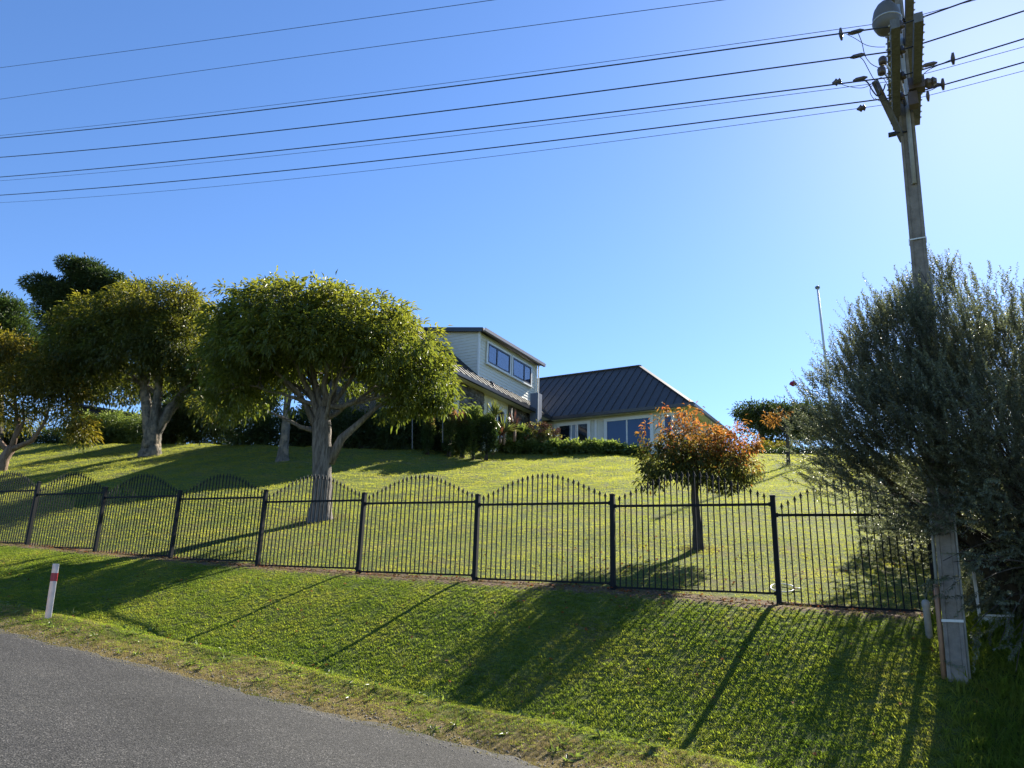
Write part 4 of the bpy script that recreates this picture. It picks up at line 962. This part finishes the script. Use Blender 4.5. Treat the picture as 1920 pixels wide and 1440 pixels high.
# --- old spreading tree on the left
g2 = on_ground(283, 853); Y2 = g2[1]; P2 = lambda x, y, dy=0: at(x, y, Y2 + dy)
tr2 = thing('spreading_tree', 'dark spreading tree with thick forked grey trunk on the upper lawn', 'tree', g2)
trunk(tr2, M['bark_old'], [g2 - UPV * .2, g2 + UPV * .2, P2(282, 820), P2(276, 770), P2(268, 700)], [.52, .42, .30, .22, .15], 16, .14)
trunk(tr2, M['bark_old'], [P2(284, 845), P2(292, 810), P2(318, 768), P2(345, 735), P2(372, 690)], [.36, .27, .22, .17, .10], 12, .12, 'limb')
trunk(tr2, M['bark_old'], [P2(282, 842, -.1), P2(290, 790, -.2), P2(296, 740, -.3), P2(300, 690, -.3)], [.30, .22, .17, .11], 12, .12, 'limb')
lob2 = px_lobes(Y2, [(205, 615, 85, 50, 0, 2.2, 1.1), (160, 665, 58, 60, 0, 1.8, 1), (290, 590, 90, 48, 0, 2.4, 1.1), (352, 585, 50, 42, 0, 1.8, 1), (250, 640, 110, 60, -1.2, 1.4, 1), (330, 650, 70, 60, -.8, 1.6, 1), (190, 720, 60, 32, 0, 1.6, .7), (375, 720, 50, 50, 0, 1.6, .8), (345, 560, 22, 20, 0, .7, .8), (240, 570, 40, 30, 0, 1, .8), (285, 690, 80, 40, 1.2, 1.2, .5), (420, 700, 45, 60, .8, 1.4, .8)])
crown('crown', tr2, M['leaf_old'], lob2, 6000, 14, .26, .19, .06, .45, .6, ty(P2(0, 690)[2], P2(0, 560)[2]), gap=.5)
limbs(tr2, M['bark_old'], [P2(272, 730), P2(345, 735), P2(296, 740), P2(268, 705)], [P2(x, y, dy) for x, y, dy in [(170, 640, 0), (210, 600, .6), (250, 580, -.6), (300, 570, .5), (350, 580, 0), (380, 640, .3), (190, 710, -.3), (330, 640, -.8)]], .12, .015, lift=.2, sub=5)
# --- small yellowing tree at the left edge
g3 = on_ground(4, 884); Y3 = g3[1]; P3 = lambda x, y, dy=0: at(x, y, Y3 + dy)
g3 = g3 - (g3 - P3(4, 884)) * 0
tr3 = thing('yellowing_tree', 'small open tree with tan multiple stems and yellowing leaves at the fence end', 'tree', g3)
trunk(tr3, M['bark_brown'], [g3 - UPV * .3 - _rt * .1, P3(8, 860), P3(22, 838)], [.26, .2, .18], 12, .1)
for pts, rr in (([P3(22, 840), P3(34, 800), P3(28, 750), P3(30, 700)], [.13, .09, .06, .03]), ([P3(24, 842), P3(60, 826), P3(85, 790), P3(95, 755)], [.13, .09, .06, .03]), ([P3(14, 846), P3(-2, 825), P3(-30, 790), P3(-40, 740)], [.12, .09, .06, .03]), ([P3(30, 820), P3(45, 790), P3(42, 755), P3(70, 700)], [.08, .06, .04, .02]), ([P3(28, 770), P3(8, 745), P3(-5, 720)], [.05, .035, .02])):
    mb = MB(); mb.tube(pts, rr, 8); build('limb', mb, M['bark_brown'], tr3, True)
lob3 = px_lobes(Y3, [(20, 660, 50, 26, 0, 1.2, 1), (100, 690, 45, 18, 0, 1.2, 1), (60, 715, 60, 22, -.3, 1.4, .9), (125, 735, 38, 20, 0, 1.0, .9), (70, 760, 55, 25, 0, 1.2, .5), (135, 790, 35, 18, 0, .9, .7), (-40, 700, 60, 50, 0, 1.5, .8), (15, 780, 60, 30, .5, 1.2, .35), (150, 815, 22, 14, 0, .7, .6), (0, 645, 30, 16, 0, .8, .8)])
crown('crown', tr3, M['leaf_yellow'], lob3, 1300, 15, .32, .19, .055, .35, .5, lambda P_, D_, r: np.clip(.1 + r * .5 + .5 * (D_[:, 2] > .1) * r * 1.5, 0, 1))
# --- pale trunked small tree behind the round one
g4 = on_ground(530, 864); Y4 = g4[1]; P4 = lambda x, y, dy=0: at(x, y, Y4 + dy)
tr4 = thing('mottled_trunk_tree', 'tree with mottled pale trunk standing in shade behind the round headed tree', 'tree', g4)
trunk(tr4, M['bark_old'], [g4 - UPV * .2, g4 + UPV * .15, P4(533, 830), P4(536, 790), P4(540, 740)], [.32, .22, .17, .15, .11], 14, .12)
lob4 = px_lobes(Y4, [(540, 680, 60, 50, 0, 1.6, 1), (500, 640, 70, 50, 0, 1.6, 1), (580, 650, 60, 50, 0, 1.6, 1), (470, 740, 45, 35, 0, 1.2, .8), (400, 770, 35, 25, 0, 1, .7)])
crown('crown', tr4, M['leaf_old'], lob4, 900, 12, .35, .2, .06, .5, .6)
limbs(tr4, M['bark_old'], [P4(540, 745)], [P4(x, y, dy) for x, y, dy in [(500, 660, 0), (560, 640, .5), (590, 680, -.3)]], .09, .02, sub=3)
# --- autumn tree behind the fence
g5 = on_ground(1309, 1030); Y5 = g5[1]; P5 = lambda x, y, dy=0: at(x, y, Y5 + dy)
tr5 = thing('autumn_tree', 'small autumn tree with orange red top leaves behind the fence', 'tree', g5)
trunk(tr5, M['bark_dark'], [g5 - UPV * .1, g5 + UPV * .1, P5(1308, 985), P5(1302, 930), P5(1303, 880), P5(1302, 840)], [.13, .10, .082, .07, .075, .05], 12, .1)
lob5 = px_lobes(Y5, [(1300, 832, 62, 32, 0, .8, 1.1), (1245, 858, 42, 36, 0, .6, 1), (1362, 845, 50, 28, 0, .7, 1), (1330, 880, 60, 30, 0, .8, .9), (1390, 880, 32, 28, 0, .5, .8), (1252, 795, 20, 16, 0, .3, .3), (1290, 785, 22, 16, 0, .3, .5), (1405, 828, 20, 14, 0, .3, .7), (1210, 905, 26, 11, 0, .3, .7), (1232, 888, 26, 16, 0, .35, .7), (1213, 815, 12, 20, 0, .25, .3), (1245, 762, 8, 6, 0, .15, .12), (1280, 860, 50, 40, -.5, .4, .6), (1365, 908, 32, 11, 0, .4, .5), (1372, 806, 26, 9, 0, .3, .6), (1290, 768, 10, 7, 0, .15, .3)])
za5, zb5 = P5(0, 860)[2], P5(0, 775)[2]
crown('crown', tr5, M['leaf_autumn'], lob5, 1250, 12, .11, .085, .034, .6, .55, lambda P_, D_, r: np.clip(.03 + .32 * r + np.clip((P_[:, 2] - za5) / (zb5 - za5) + .30 * (P_[:, 0] - g5[0]), 0, 1) * .56 + (rng.random(len(P_)) < .05) * .35, 0, 1), gap=.2)
limbs(tr5, M['bark_dark'], [P5(1303, 900), P5(1303, 870), P5(1302, 845)], [P5(x, y, dy) for x, y, dy in [(1255, 840, 0), (1300, 780, .3), (1360, 820, -.2), (1390, 860, .2), (1225, 890, 0), (1330, 850, -.5), (1260, 790, .1), (1410, 820, 0), (1340, 800, .5)]], .035, .005, lift=.15, sub=5)
mb = MB(); mb.tube([P5(1306, 910), P5(1316, 905), P5(1328, 892)], [.03, .022, .015], 6); build('limb', mb, M['bark_dark'], tr5, True)
# --- tall dark conifers at the back left
def back_tree(name, label, Y, rows, base_px, m_, n, per, cr, L, W, trk=.4, tintf=None, limbs_to=None, group=None, out_w=.9, droop=0.0):
    b0 = at(base_px[0], base_px[1], Y); b0[2] = min(b0[2], gz(b0) + .3); T = thing(name, label, 'tree', b0, group)
    lo = px_lobes(Y, rows); top = max(lo, key=lambda q: q[2])
    trunk(T, M['bark_dark'], [b0, b0 * .5 + np.array(top[:3]) * .5, np.array(top[:3])], [trk, trk * .7, trk * .2], 8, .1)
    crown('crown', T, m_, lo, n, per, cr, L, W, droop, out_w, tintf)
    limbs(T, M['bark_dark'], [b0 * .6 + np.array(top[:3]) * .4, b0 * .3 + np.array(top[:3]) * .7], [q[:3] for q in lo[:8]], trk * .4, .03, sub=0)
    return T
back_tree('dark_conifer', 'tallest dark conifer with lopsided flat tiers rising behind the spreading tree', 52, [(130, 497, 20, 11, 0, .9, 1), (165, 505, 26, 15, 0, 1.1, 1.1), (175, 540, 34, 30, 0, 1.2, 1.1), (145, 535, 22, 24, 0, 1.0, 1), (150, 570, 40, 30, 0, 1.4, 1), (195, 535, 35, 30, 0, 1.4, 1.1), (85, 535, 38, 12, 0, 1.2, 1.1), (110, 555, 40, 18, 0, 1.2, 1), (130, 590, 38, 45, 0, 1.6, 1), (85, 580, 22, 18, 0, .8, .6), (95, 622, 20, 26, 0, .8, .6), (150, 630, 50, 60, 0, 1.8, 1), (225, 570, 36, 36, 0, 1.4, 1), (228, 527, 9, 12, 0, .5, .4), (268, 545, 20, 13, 0, .8, .9), (255, 565, 30, 20, 0, 1, .9), (110, 665, 40, 40, 0, 1.2, 1), (170, 690, 60, 50, 0, 2, 1)], (165, 800), M['leaf_conifer'], 6500, 12, .30, .24, .09, .5)
back_tree('pointed_conifer', 'lighter green pointed conifer cut by the left picture edge', 40, [(5, 585, 22, 30, 0, 1, 1), (36, 592, 15, 24, 0, .8, .9), (15, 630, 45, 40, 0, 1.5, 1), (48, 650, 22, 32, 0, .9, .9), (0, 680, 60, 50, 0, 1.8, 1), (55, 695, 25, 22, 0, 1, .7), (-40, 620, 50, 80, 0, 1.6, 1)], (0, 800), M['leaf_conifer2'], 2200, 14, .32, .20, .07, .35, out_w=1.2, droop=-.3)
back_tree('screening_tree', 'dark bushy tree filling the gap behind the spreading tree trunk', 50, [(330, 700, 70, 60, 0, 2, 1), (260, 720, 55, 40, 0, 2, .35), (400, 740, 60, 50, 0, 2, 1), (470, 720, 60, 60, 0, 2, 1)], (350, 815), M['leaf_conifer'], 2200, 12, .5, .28, .1, .35)
back_tree('flat_topped_tree', 'dark flat topped tree beyond the lawn crest beside the autumn tree', 46, [(1412, 772, 34, 8, 0, 1.5, 1), (1440, 780, 45, 12, 0, 1.8, 1), (1475, 785, 45, 20, 0, 1.8, 1), (1430, 800, 28, 12, 0, 1.4, .6), (1470, 815, 40, 18, 0, 1.5, .5), (1520, 790, 50, 30, 0, 1.8, 1)], (1458, 850), M['leaf_conifer'], 1400, 12, .3, .2, .09, .28)
# young tree with bare twigs and a few orange leaves
g6 = on_ground(1478, 872); Y6 = g6[1]; P6 = lambda x, y, dy=0: at(x, y, Y6 + dy)
tr6 = thing('young_tree', 'young thin tree with bare twigs and few orange leaves by the shrub', 'tree', g6)
trunk(tr6, M['bark_dark'], [g6 - UPV * .1, P6(1477, 830), P6(1474, 790)], [.08, .06, .045], 8, .08)
mb = MB()
for x, y in ((1430, 762), (1440, 750), (1428, 758), (1452, 742), (1462, 745), (1470, 740), (1500, 760), (1420, 772), (1490, 748)):
    mb.tube(bez(P6(1475, random.randint(790, 820)), P6((x + 1475) / 2, y + 38), P6(x, y), 6), np.linspace(.03, .008, 6), 5)
build('limb', mb, M['bark_dark'], tr6, True)
crown('crown', tr6, M['leaf_autumn'], px_lobes(Y6, [(1450, 785, 12, 10, 0, .4, 1), (1468, 778, 10, 5, 0, .3, .5)]), 26, 12, .13, .11, .04, .3, .5, lambda P_, D_, r: .62 + .15 * r)

# --- the big feathery shrub round the pole
YS = 9.0; gs = np.array([6.3, YS, gz((6.3, YS, 0))]); shr = thing('feathery_shrub', 'huge feathery grey green shrub with upright twigs around the power pole', 'shrub', gs)
PS = lambda x, y, dy=0: at(x, y, YS + dy)
for pts, rr in (([gs - UPV * .2, PS(1790, 980), PS(1740, 860), PS(1690, 760)], [.14, .10, .06, .02]), ([gs + _rt * .2 - UPV * .2, PS(1850, 950), PS(1830, 800), PS(1800, 620)], [.14, .10, .06, .02]), ([gs - _rt * .1, PS(1740, 980), PS(1640, 880), PS(1540, 800)], [.10, .07, .05, .015]), ([gs + _rt * .3, PS(1900, 900), PS(1910, 760)], [.10, .07, .03])):
    mb = MB(); mb.tube(pts, rr, 8); build('limb', mb, M['bark_dark'], shr, True)
lobS = px_lobes(YS, [(1735, 640, 130, 105, -.4, 1.2, 1.2), (1660, 665, 90, 95, -.2, 1.0, 1), (1610, 745, 110, 95, -.3, 1.1, 1.1), (1860, 680, 95, 95, -.2, 1.1, 1), (1930, 660, 80, 90, 0, 1.1, 1), (1735, 780, 130, 120, -1.0, .9, 1.1), (1850, 830, 120, 130, -.8, 1.0, 1.1), (1560, 830, 75, 60, 0, .8, .7), (1700, 890, 120, 90, -.6, .9, 1), (1600, 900, 70, 45, 0, .8, .6), (1830, 960, 120, 100, -.4, 1.0, 1.1), (1920, 950, 90, 130, -.3, 1.1, 1), (1700, 960, 70, 45, -.2, .7, .7), (1880, 1080, 80, 90, .2, .8, .8), (1960, 1080, 70, 120, 0, 1, .8), (1740, 548, 75, 36, 0, .7, 1), (1790, 535, 30, 22, -.3, .4, .8), (1700, 530, 25, 20, -.3, .4, .7), (1780, 1020, 60, 40, .5, .6, .7), (1985, 1220, 60, 120, 0, .8, .8), (1900, 1150, 70, 60, .5, .5, .6), (2060, 800, 110, 240, 0, 1.3, 1), (1735, 985, 110, 90, 3.9, 1.0, 1.7), (1690, 905, 70, 50, 3.4, .8, 1), (1975, 800, 110, 130, 3.4, 1.5, 1.1), (2080, 900, 110, 160, 2.4, 1.3, 1), (1880, 960, 120, 110, 4, 1.2, 1), (1800, 1070, 45, 50, -1.1, .4, .4), (1745, 620, 60, 70, -1.25, .35, 1.3), (1765, 760, 60, 80, -1.3, .35, 1.3), (1785, 900, 60, 80, -1.3, .35, 1.2), (1795, 1000, 45, 45, -1.2, .3, .9), (1860, 1200, 60, 80, -.6, .5, .5), (1930, 1230, 60, 90, .6, .6, 1), (1880, 1150, 60, 80, .9, .6, 1), (1980, 1060, 90, 130, 1.0, 1.0, 1.1), (2080, 1120, 110, 160, .8, 1.2, 1), (1850, 1060, 50, 60, .9, .6, 1)])  # out-of-view lobes on the right are added to shade the pole foot
def shoots(lobes, n, parent, material, L0=.40, per=44, leafL=.036, leafW=.013):
    C, D = lobe_clumps(lobes, n, .9); C = C + .10 * np.sin(C[:, [1, 2, 0]] * 5.1) + rng.normal(0, .06, C.shape)
    g_ = np.sin(C[:, 0] * 4.3 + np.sin(C[:, 2] * 3.1)) * np.sin(C[:, 2] * 4.9 + 1) + rng.normal(0, .3, len(C)); low = (C[:, 2] < 1.6) & (C[:, 0] < 5.6); kk = (g_ > -.55) & ~(low & (rng.random(len(C)) < .45)); C, D = C[kk], D[kk]; n = len(C)
    cen = np.array([gs[0] + .1, gs[1], gs[2] + 1.2]); outw = unit(C - cen); up_ = np.array([0, 0, 1.0])
    hi = np.clip((C[:, 2] - gs[2] - 1.2) / 2.6, 0, 1)[:, None]
    dr = unit(outw * (1.0 - .45 * hi) + up_ * (.15 + .85 * hi) + rng.normal(0, .28, (n, 3))); L = L0 * rng.uniform(.5, 1.2, n) * np.where(rng.random(n) < .12, 1.5, 1)
    base = C - dr * L[:, None] * .7
    s = np.tile(np.linspace(.05, 1, per), n); P_ = base.repeat(per, 0); d_ = dr.repeat(per, 0); Lr = L.repeat(per)
    bend = (rng.normal(0, .12, (n, 3))).repeat(per, 0)
    pos = P_ + d_ * (s * Lr)[:, None] + bend * (s ** 2 * Lr)[:, None]
    side = unit(np.cross(d_, rdir(len(d_)))); ld = unit(d_ * .75 + side)
    v, f = leaves(pos, ld, leafL * rng.uniform(.7, 1.3, len(pos)) * (1.15 - .5 * s), leafW * 1.0)
    tint = np.repeat(np.clip(rng.random(n) * .5, 0, 1).repeat(per) + s * .5 * rng.random(len(s)), 4)
    # each leaf as one small triangle pair
    np_mesh('crown', v, f, material, parent, tint)
    tp = base; mid = base + dr * L[:, None]; w = side[::per] * .0028
    k = np.arange(0, n); vv = np.stack([tp - w, tp + w, mid + bend[::per] * L[:, None]], 1).reshape(-1, 3); ff = np.arange(len(vv)).reshape(-1, 3)
    np_mesh('twigs', vv, ff, M['bark_dark'], parent, kind='stuff')
shoots(lobS, 18500, shr, M['leaf_shrub'])
mb = MB()
for i in range(130):   # arching woody stems seen through the leaves
    l = lobS[random.randrange(len(lobS))]; t_ = np.array(l[:3]) + rdir(1)[0] * np.array(l[3:6]) * .8; s_ = gs + np.array([random.uniform(-.4, .5), random.uniform(-.3, .3), random.uniform(.2, 1.4)])
    mb.tube(bez(s_, s_ * .5 + t_ * .5 + np.array([0, 0, .25]), t_, 7), np.linspace(.016, .004, 7), 4)
build('stems', mb, M['bark_dark'], shr, True)['kind'] = 'stuff'
fl_ = PS(1487, 720, .3); mb = MB(); mb.lathe(fl_, [(.01, -.03), (.05, 0), (.03, .03)], 8); build('flower', mb, M['red_flower'], shr)

# ---------------------------------------------------------------- hedges and garden bed
def bush(name, label, cat, Y, rows, m_, n, per, cr, L, W, tintf=None, group=None, stem=True, droop=.1, out_w=.8):
    lo = px_lobes(Y, rows); c = np.array(lo[0][:3]); b0 = np.array([c[0], c[1], min(gz(c), min(q[2] - q[5] for q in lo) + .1)])
    T = thing(name, label, cat, b0, group); crown('foliage', T, m_, lo, n, per, cr, L, W, droop, out_w, tintf)
    mb = MB()
    for q in lo[:4]:
        for k in range(3): mb.tube(bez(b0 + rng.normal(0, .05, 3) * [1, 1, 0] - UPV * .1, (b0 + np.array(q[:3])) / 2, np.array(q[:3]) + rng.normal(0, .1, 3), 5), np.linspace(.03, .01, 5), 5)
    build('stem', mb, M['bark_dark'], T, True); return T
bush('clipped_hedge', 'long low dark hedge along the far left lawn edge', 'hedge', 41, [(60, 820, 60, 16, 0, .7), (140, 822, 70, 14, 0, .7), (220, 824, 70, 14, 0, .7), (0, 815, 60, 20, 0, .8)], M['leaf_hedge'], 1500, 12, .25, .12, .06)
bush('round_bush', 'round green bush before the shed, left of the forked trunk', 'bush', 39.5, [(213, 798, 28, 24, 0, .7), (205, 815, 30, 18, 0, .6)], M['leaf_bed'], 420, 14, .22, .13, .06, ty(at(0, 810, 39.5)[2], at(0, 780, 39.5)[2]), 'round bushes before the shed')
bush('round_bush', 'round green bush partly behind the forked trunk', 'bush', 39.5, [(262, 802, 22, 24, 0, .7), (250, 818, 26, 15, 0, .6)], M['leaf_bed'], 340, 14, .22, .13, .06, ty(at(0, 810, 39.5)[2], at(0, 780, 39.5)[2]), 'round bushes before the shed')
bush('round_bush', 'yellow green bush below the yellowing tree crown', 'bush', 39, [(162, 800, 22, 22, 0, .7), (150, 815, 30, 16, 0, .6)], M['leaf_bed'], 340, 14, .22, .13, .06, ty(at(0, 815, 39)[2], at(0, 780, 39)[2]), 'round bushes before the shed')
bush('tall_hedge', 'tall dark hedge with yellowish top right of the forked trunk', 'hedge', 37, [(330, 795, 50, 38, 0, 1), (400, 800, 50, 40, 0, 1), (350, 765, 35, 10, 0, .8), (300, 810, 30, 25, 0, .8)], M['leaf_hedge'], 1900, 14, .28, .13, .06)
bush('shaded_hedge', 'dark shaded hedge behind the mottled trunk', 'hedge', 33.5, [(470, 805, 45, 34, 0, 1), (530, 810, 50, 34, 0, 1), (580, 805, 45, 34, 0, 1)], M['leaf_hedge'], 1900, 14, .25, .12, .05)
bush('shaded_hedge', 'dark shaded hedge right of the round headed tree trunk', 'hedge', 32.3, [(650, 805, 45, 34, 0, .9), (710, 808, 45, 36, 0, .9), (765, 810, 45, 36, -.6, .8), (815, 812, 35, 34, -.8, .8)], M['leaf_hedge'], 2300, 14, .22, .11, .05)
mb = MB(); sw0, sw1 = at(600, 772, 33.8), at(800, 770, 32.0)
# dark stone garden wall behind that hedge
gw = thing('stone_garden_wall', 'dark stacked stone wall behind the shaded hedge under the tree crown', 'wall', (sw0 + sw1) / 2 - UPV * 2)
sdw = unit((sw1 - sw0) * np.array([1, 1, 0])); nw = np.cross(sdw, UPV); nw = nw if nw[1] < 0 else -nw; Lw = np.linalg.norm((sw1 - sw0)[:2])
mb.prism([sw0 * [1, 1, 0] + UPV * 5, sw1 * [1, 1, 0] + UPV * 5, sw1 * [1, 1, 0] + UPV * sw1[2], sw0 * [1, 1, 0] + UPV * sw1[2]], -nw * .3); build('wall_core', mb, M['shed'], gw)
stones(lambda u: sw0 * [1, 1, 0] + sdw * u, 0, Lw, 6.0, sw1[2], nw, sdw, gw, 'stones')
Yb = 30.4
redt = lambda z0, z1: (lambda P_, D_, r: np.clip(.2 * r + .9 * np.clip((P_[:, 2] - z0) / (z1 - z0), 0, 1) * (.5 + .6 * r), 0, 1))
cols_ = [(803, 'narrow red tipped shrub, leftmost of the upright ones', 776, 9, M['leaf_red']), (845, 'red tipped upright shrub beside the thin stake', 770, 15, M['leaf_red']), (868, 'bronze tinged upright shrub before the stone panel', 778, 11, M['leaf_red']), (889, 'tall mixed green shrub before the large stone panel', 764, 16, M['leaf_bed']), (914, 'dense dark green column shrub below the sword leaved plant', 780, 19, M['leaf_hedge'])]
for x, lab, yt_, rw, mm in cols_:
    zc = at(x, 812, Yb)[2]; bush('upright_shrub', lab, 'shrub', Yb, [(x, (yt_ + 830) / 2 + 8, rw, (862 - yt_) / 2 - 4, 0, rw * .021), (x, yt_ + 14, rw * .8, 14, 0, rw * .018)], mm, 420 + rw * 18, 11, .06, .085, .035, redt(at(x, 812, Yb)[2], at(x, yt_ + 4, Yb)[2]), 'upright shrubs by the stone wall', out_w=.9, droop=-.4)
bush('dark_shrub', 'low dark shrub between the shaded hedge and red tipped shrubs', 'shrub', Yb + 1.1, [(780, 815, 28, 30, 0, .7), (825, 820, 30, 22, .2, .6), (865, 828, 24, 14, 0, .5), (740, 815, 30, 26, 0, .6)], M['leaf_hedge'], 1700, 14, .18, .10, .045)
for x, y0, y1, lab in ((773, 783, 842, 'thin pale garden stake in the dark hedge'), (830, 773, 830, 'thin wooden garden stake beside the red tipped shrub')):
    mb = MB(); a_, b_ = at(x, y1, Yb - .3), at(x, y0, Yb - .3); mb.tube([a_, b_], .02, 6); o = build('garden_stake', mb, M['timber'], None, origin=a_); tag(o, lab, 'stake')
# sword leaved plants
def sword(name, label, x, y, Y, n, L, W, m_, spread=1.0, stem_h=0, upb=.7, group=None):
    c = at(x, y, Y); b0 = np.array([c[0], c[1], c[2] - stem_h]); T = thing(name, label, 'plant', b0, group); v_, f_, tt = [], [], []
    for k in range(n):
        a_ = rng.uniform(0, 2 * PI); el = rng.uniform(.05, 1.0) * spread; d = np.array([math.cos(a_) * el, math.sin(a_) * el, upb + rng.random() * .3]); d /= np.linalg.norm(d); l = L * rng.uniform(.7, 1.1)
        side = np.cross(d, UPV); side /= np.linalg.norm(side) + 1e-6; o = len(v_)
        for j, s in enumerate((0, .35, .7, 1)):
            p = c + d * l * s + np.array([0, 0, -.35 * l * s * s * el]); w = W * (1, 1.1, .7, .05)[j] / 2; v_ += [p - side * w, p + side * w]
        f_ += [(o + 2 * j, o + 2 * j + 1, o + 2 * j + 3, o + 2 * j + 2) for j in range(3)]; tt += [rng.random()] * 8
    np_mesh('leaf_rosette', np.array(v_), np.array(f_), m_, T, tt)
    if stem_h:
        mb = MB(); mb.tube([b0, c], .06, 8); build('stem', mb, M['bark_brown'], T, True)
    return T
sword('cabbage_palm', 'spiky sword leaved palm plant above the column shrubs', 927, 782, 31.6, 75, .85, .06, M['leaf_spiky'], 1.1, 1.6)
sword('flax_plant', 'arching pale striped flax right of the dark column shrub', 945, 812, 31.4, 55, 1.0, .06, M['leaf_spiky'], 1.2, .5, .6)
sword('bronze_flax', 'bronze upright flax with one tall blade before the stone panel', 965, 806, 31.8, 30, .85, .06, M['bronze'], .55, .5, .8)
sword('tan_flax', 'tan flax with drooping leaves low beside the shrub', 938, 818, 31.0, 40, .6, .05, M['bronze'], 1.2, .3, .5)
bl = at(958, 790, 31.8); mb = MB(); mb.tube([at(964, 812, 31.8), bl, at(960, 765, 31.8)], [.03, .04, .01], 6); o = build('flower_spike', mb, M['bronze'], None, True, origin=bl); tag(o, 'single tall brown flower spike in front of the stone panel', 'flower spike')
# low planting along the lawn edge
beds = [(970, 808, 22, 22, 'leafy green bush with pale tips left of the dried flowers'), (955, 830, 26, 16, 'low green plant at the lawn edge below the flax'), (1000, 832, 26, 15, 'low green plant below the dried flower heads'), (1038, 830, 24, 14, 'low green plant at the right foot of the dried flowers'), (1075, 832, 26, 14, 'bright low plant below the curtained window'), (1112, 830, 26, 15, 'glossy low plant between the window and sliding door'), (1150, 834, 26, 12, 'low plant in front of the sliding door'), (1188, 838, 28, 12, 'low plant at the right end of the sliding door')]
for i, (x, y, rx, rz_, lab) in enumerate(beds):
    y += 7; bush('bed_plant', lab, 'plant', 33.0 - .3 * (i % 2), [(x - 4, y + random.randint(-2, 4), rx * .6, rz_ * .75, 0, .5), (x + 10, y + 4 + random.randint(-3, 4), rx * .5, rz_ * .55, .2, .45)], M['leaf_bed'], 260, 12, .12, .14, .08, ty(at(x, y + 8, 33)[2], at(x, y - rz_, 33)[2]), 'low plants in the garden bed', droop=.0)
hy = thing('hydrangea', 'hydrangea bush with brown dried flower heads beside the metal column', 'bush', at(1010, 835, 33.3))
lo = px_lobes(33.3, [(1005, 818, 28, 20, 0, .6), (1030, 825, 22, 14, 0, .5)]); crown('foliage', hy, M['leaf_red'], lo, 220, 12, .18, .11, .06, .1, .8, lambda P_, D_, r: .35 + .3 * r)
for k in range(34):
    x = random.uniform(985, 1052); y = 800 + abs(x - 1012) * .38 + random.uniform(-8, 14); p = at(x, y, 33.1 + random.uniform(-.3, .4)); C_ = p + rdir(60) * .085; v, f = leaves(C_, rdir(60), .06, .05); np_mesh('flower_head', v, f, M['flower_brown'], hy)
bush('crest_hedge', 'thin dark hedge line along the lawn crest by the autumn tree', 'hedge', 33.5, [(1420, 848, 30, 5, 0, .4), (1470, 848, 30, 5, 0, .4), (1520, 848, 40, 5, 0, .4), (1570, 848, 40, 5, 0, .4)], M['leaf_hedge'], 800, 10, .12, .08, .05)
bush('pale_bush', 'pale yellowish bush on the crest under the flat topped tree', 'bush', 36, [(1432, 838, 14, 8, 0, .4), (1470, 840, 16, 7, 0, .4)], M['leaf_yellow'], 180, 12, .14, .09, .05)
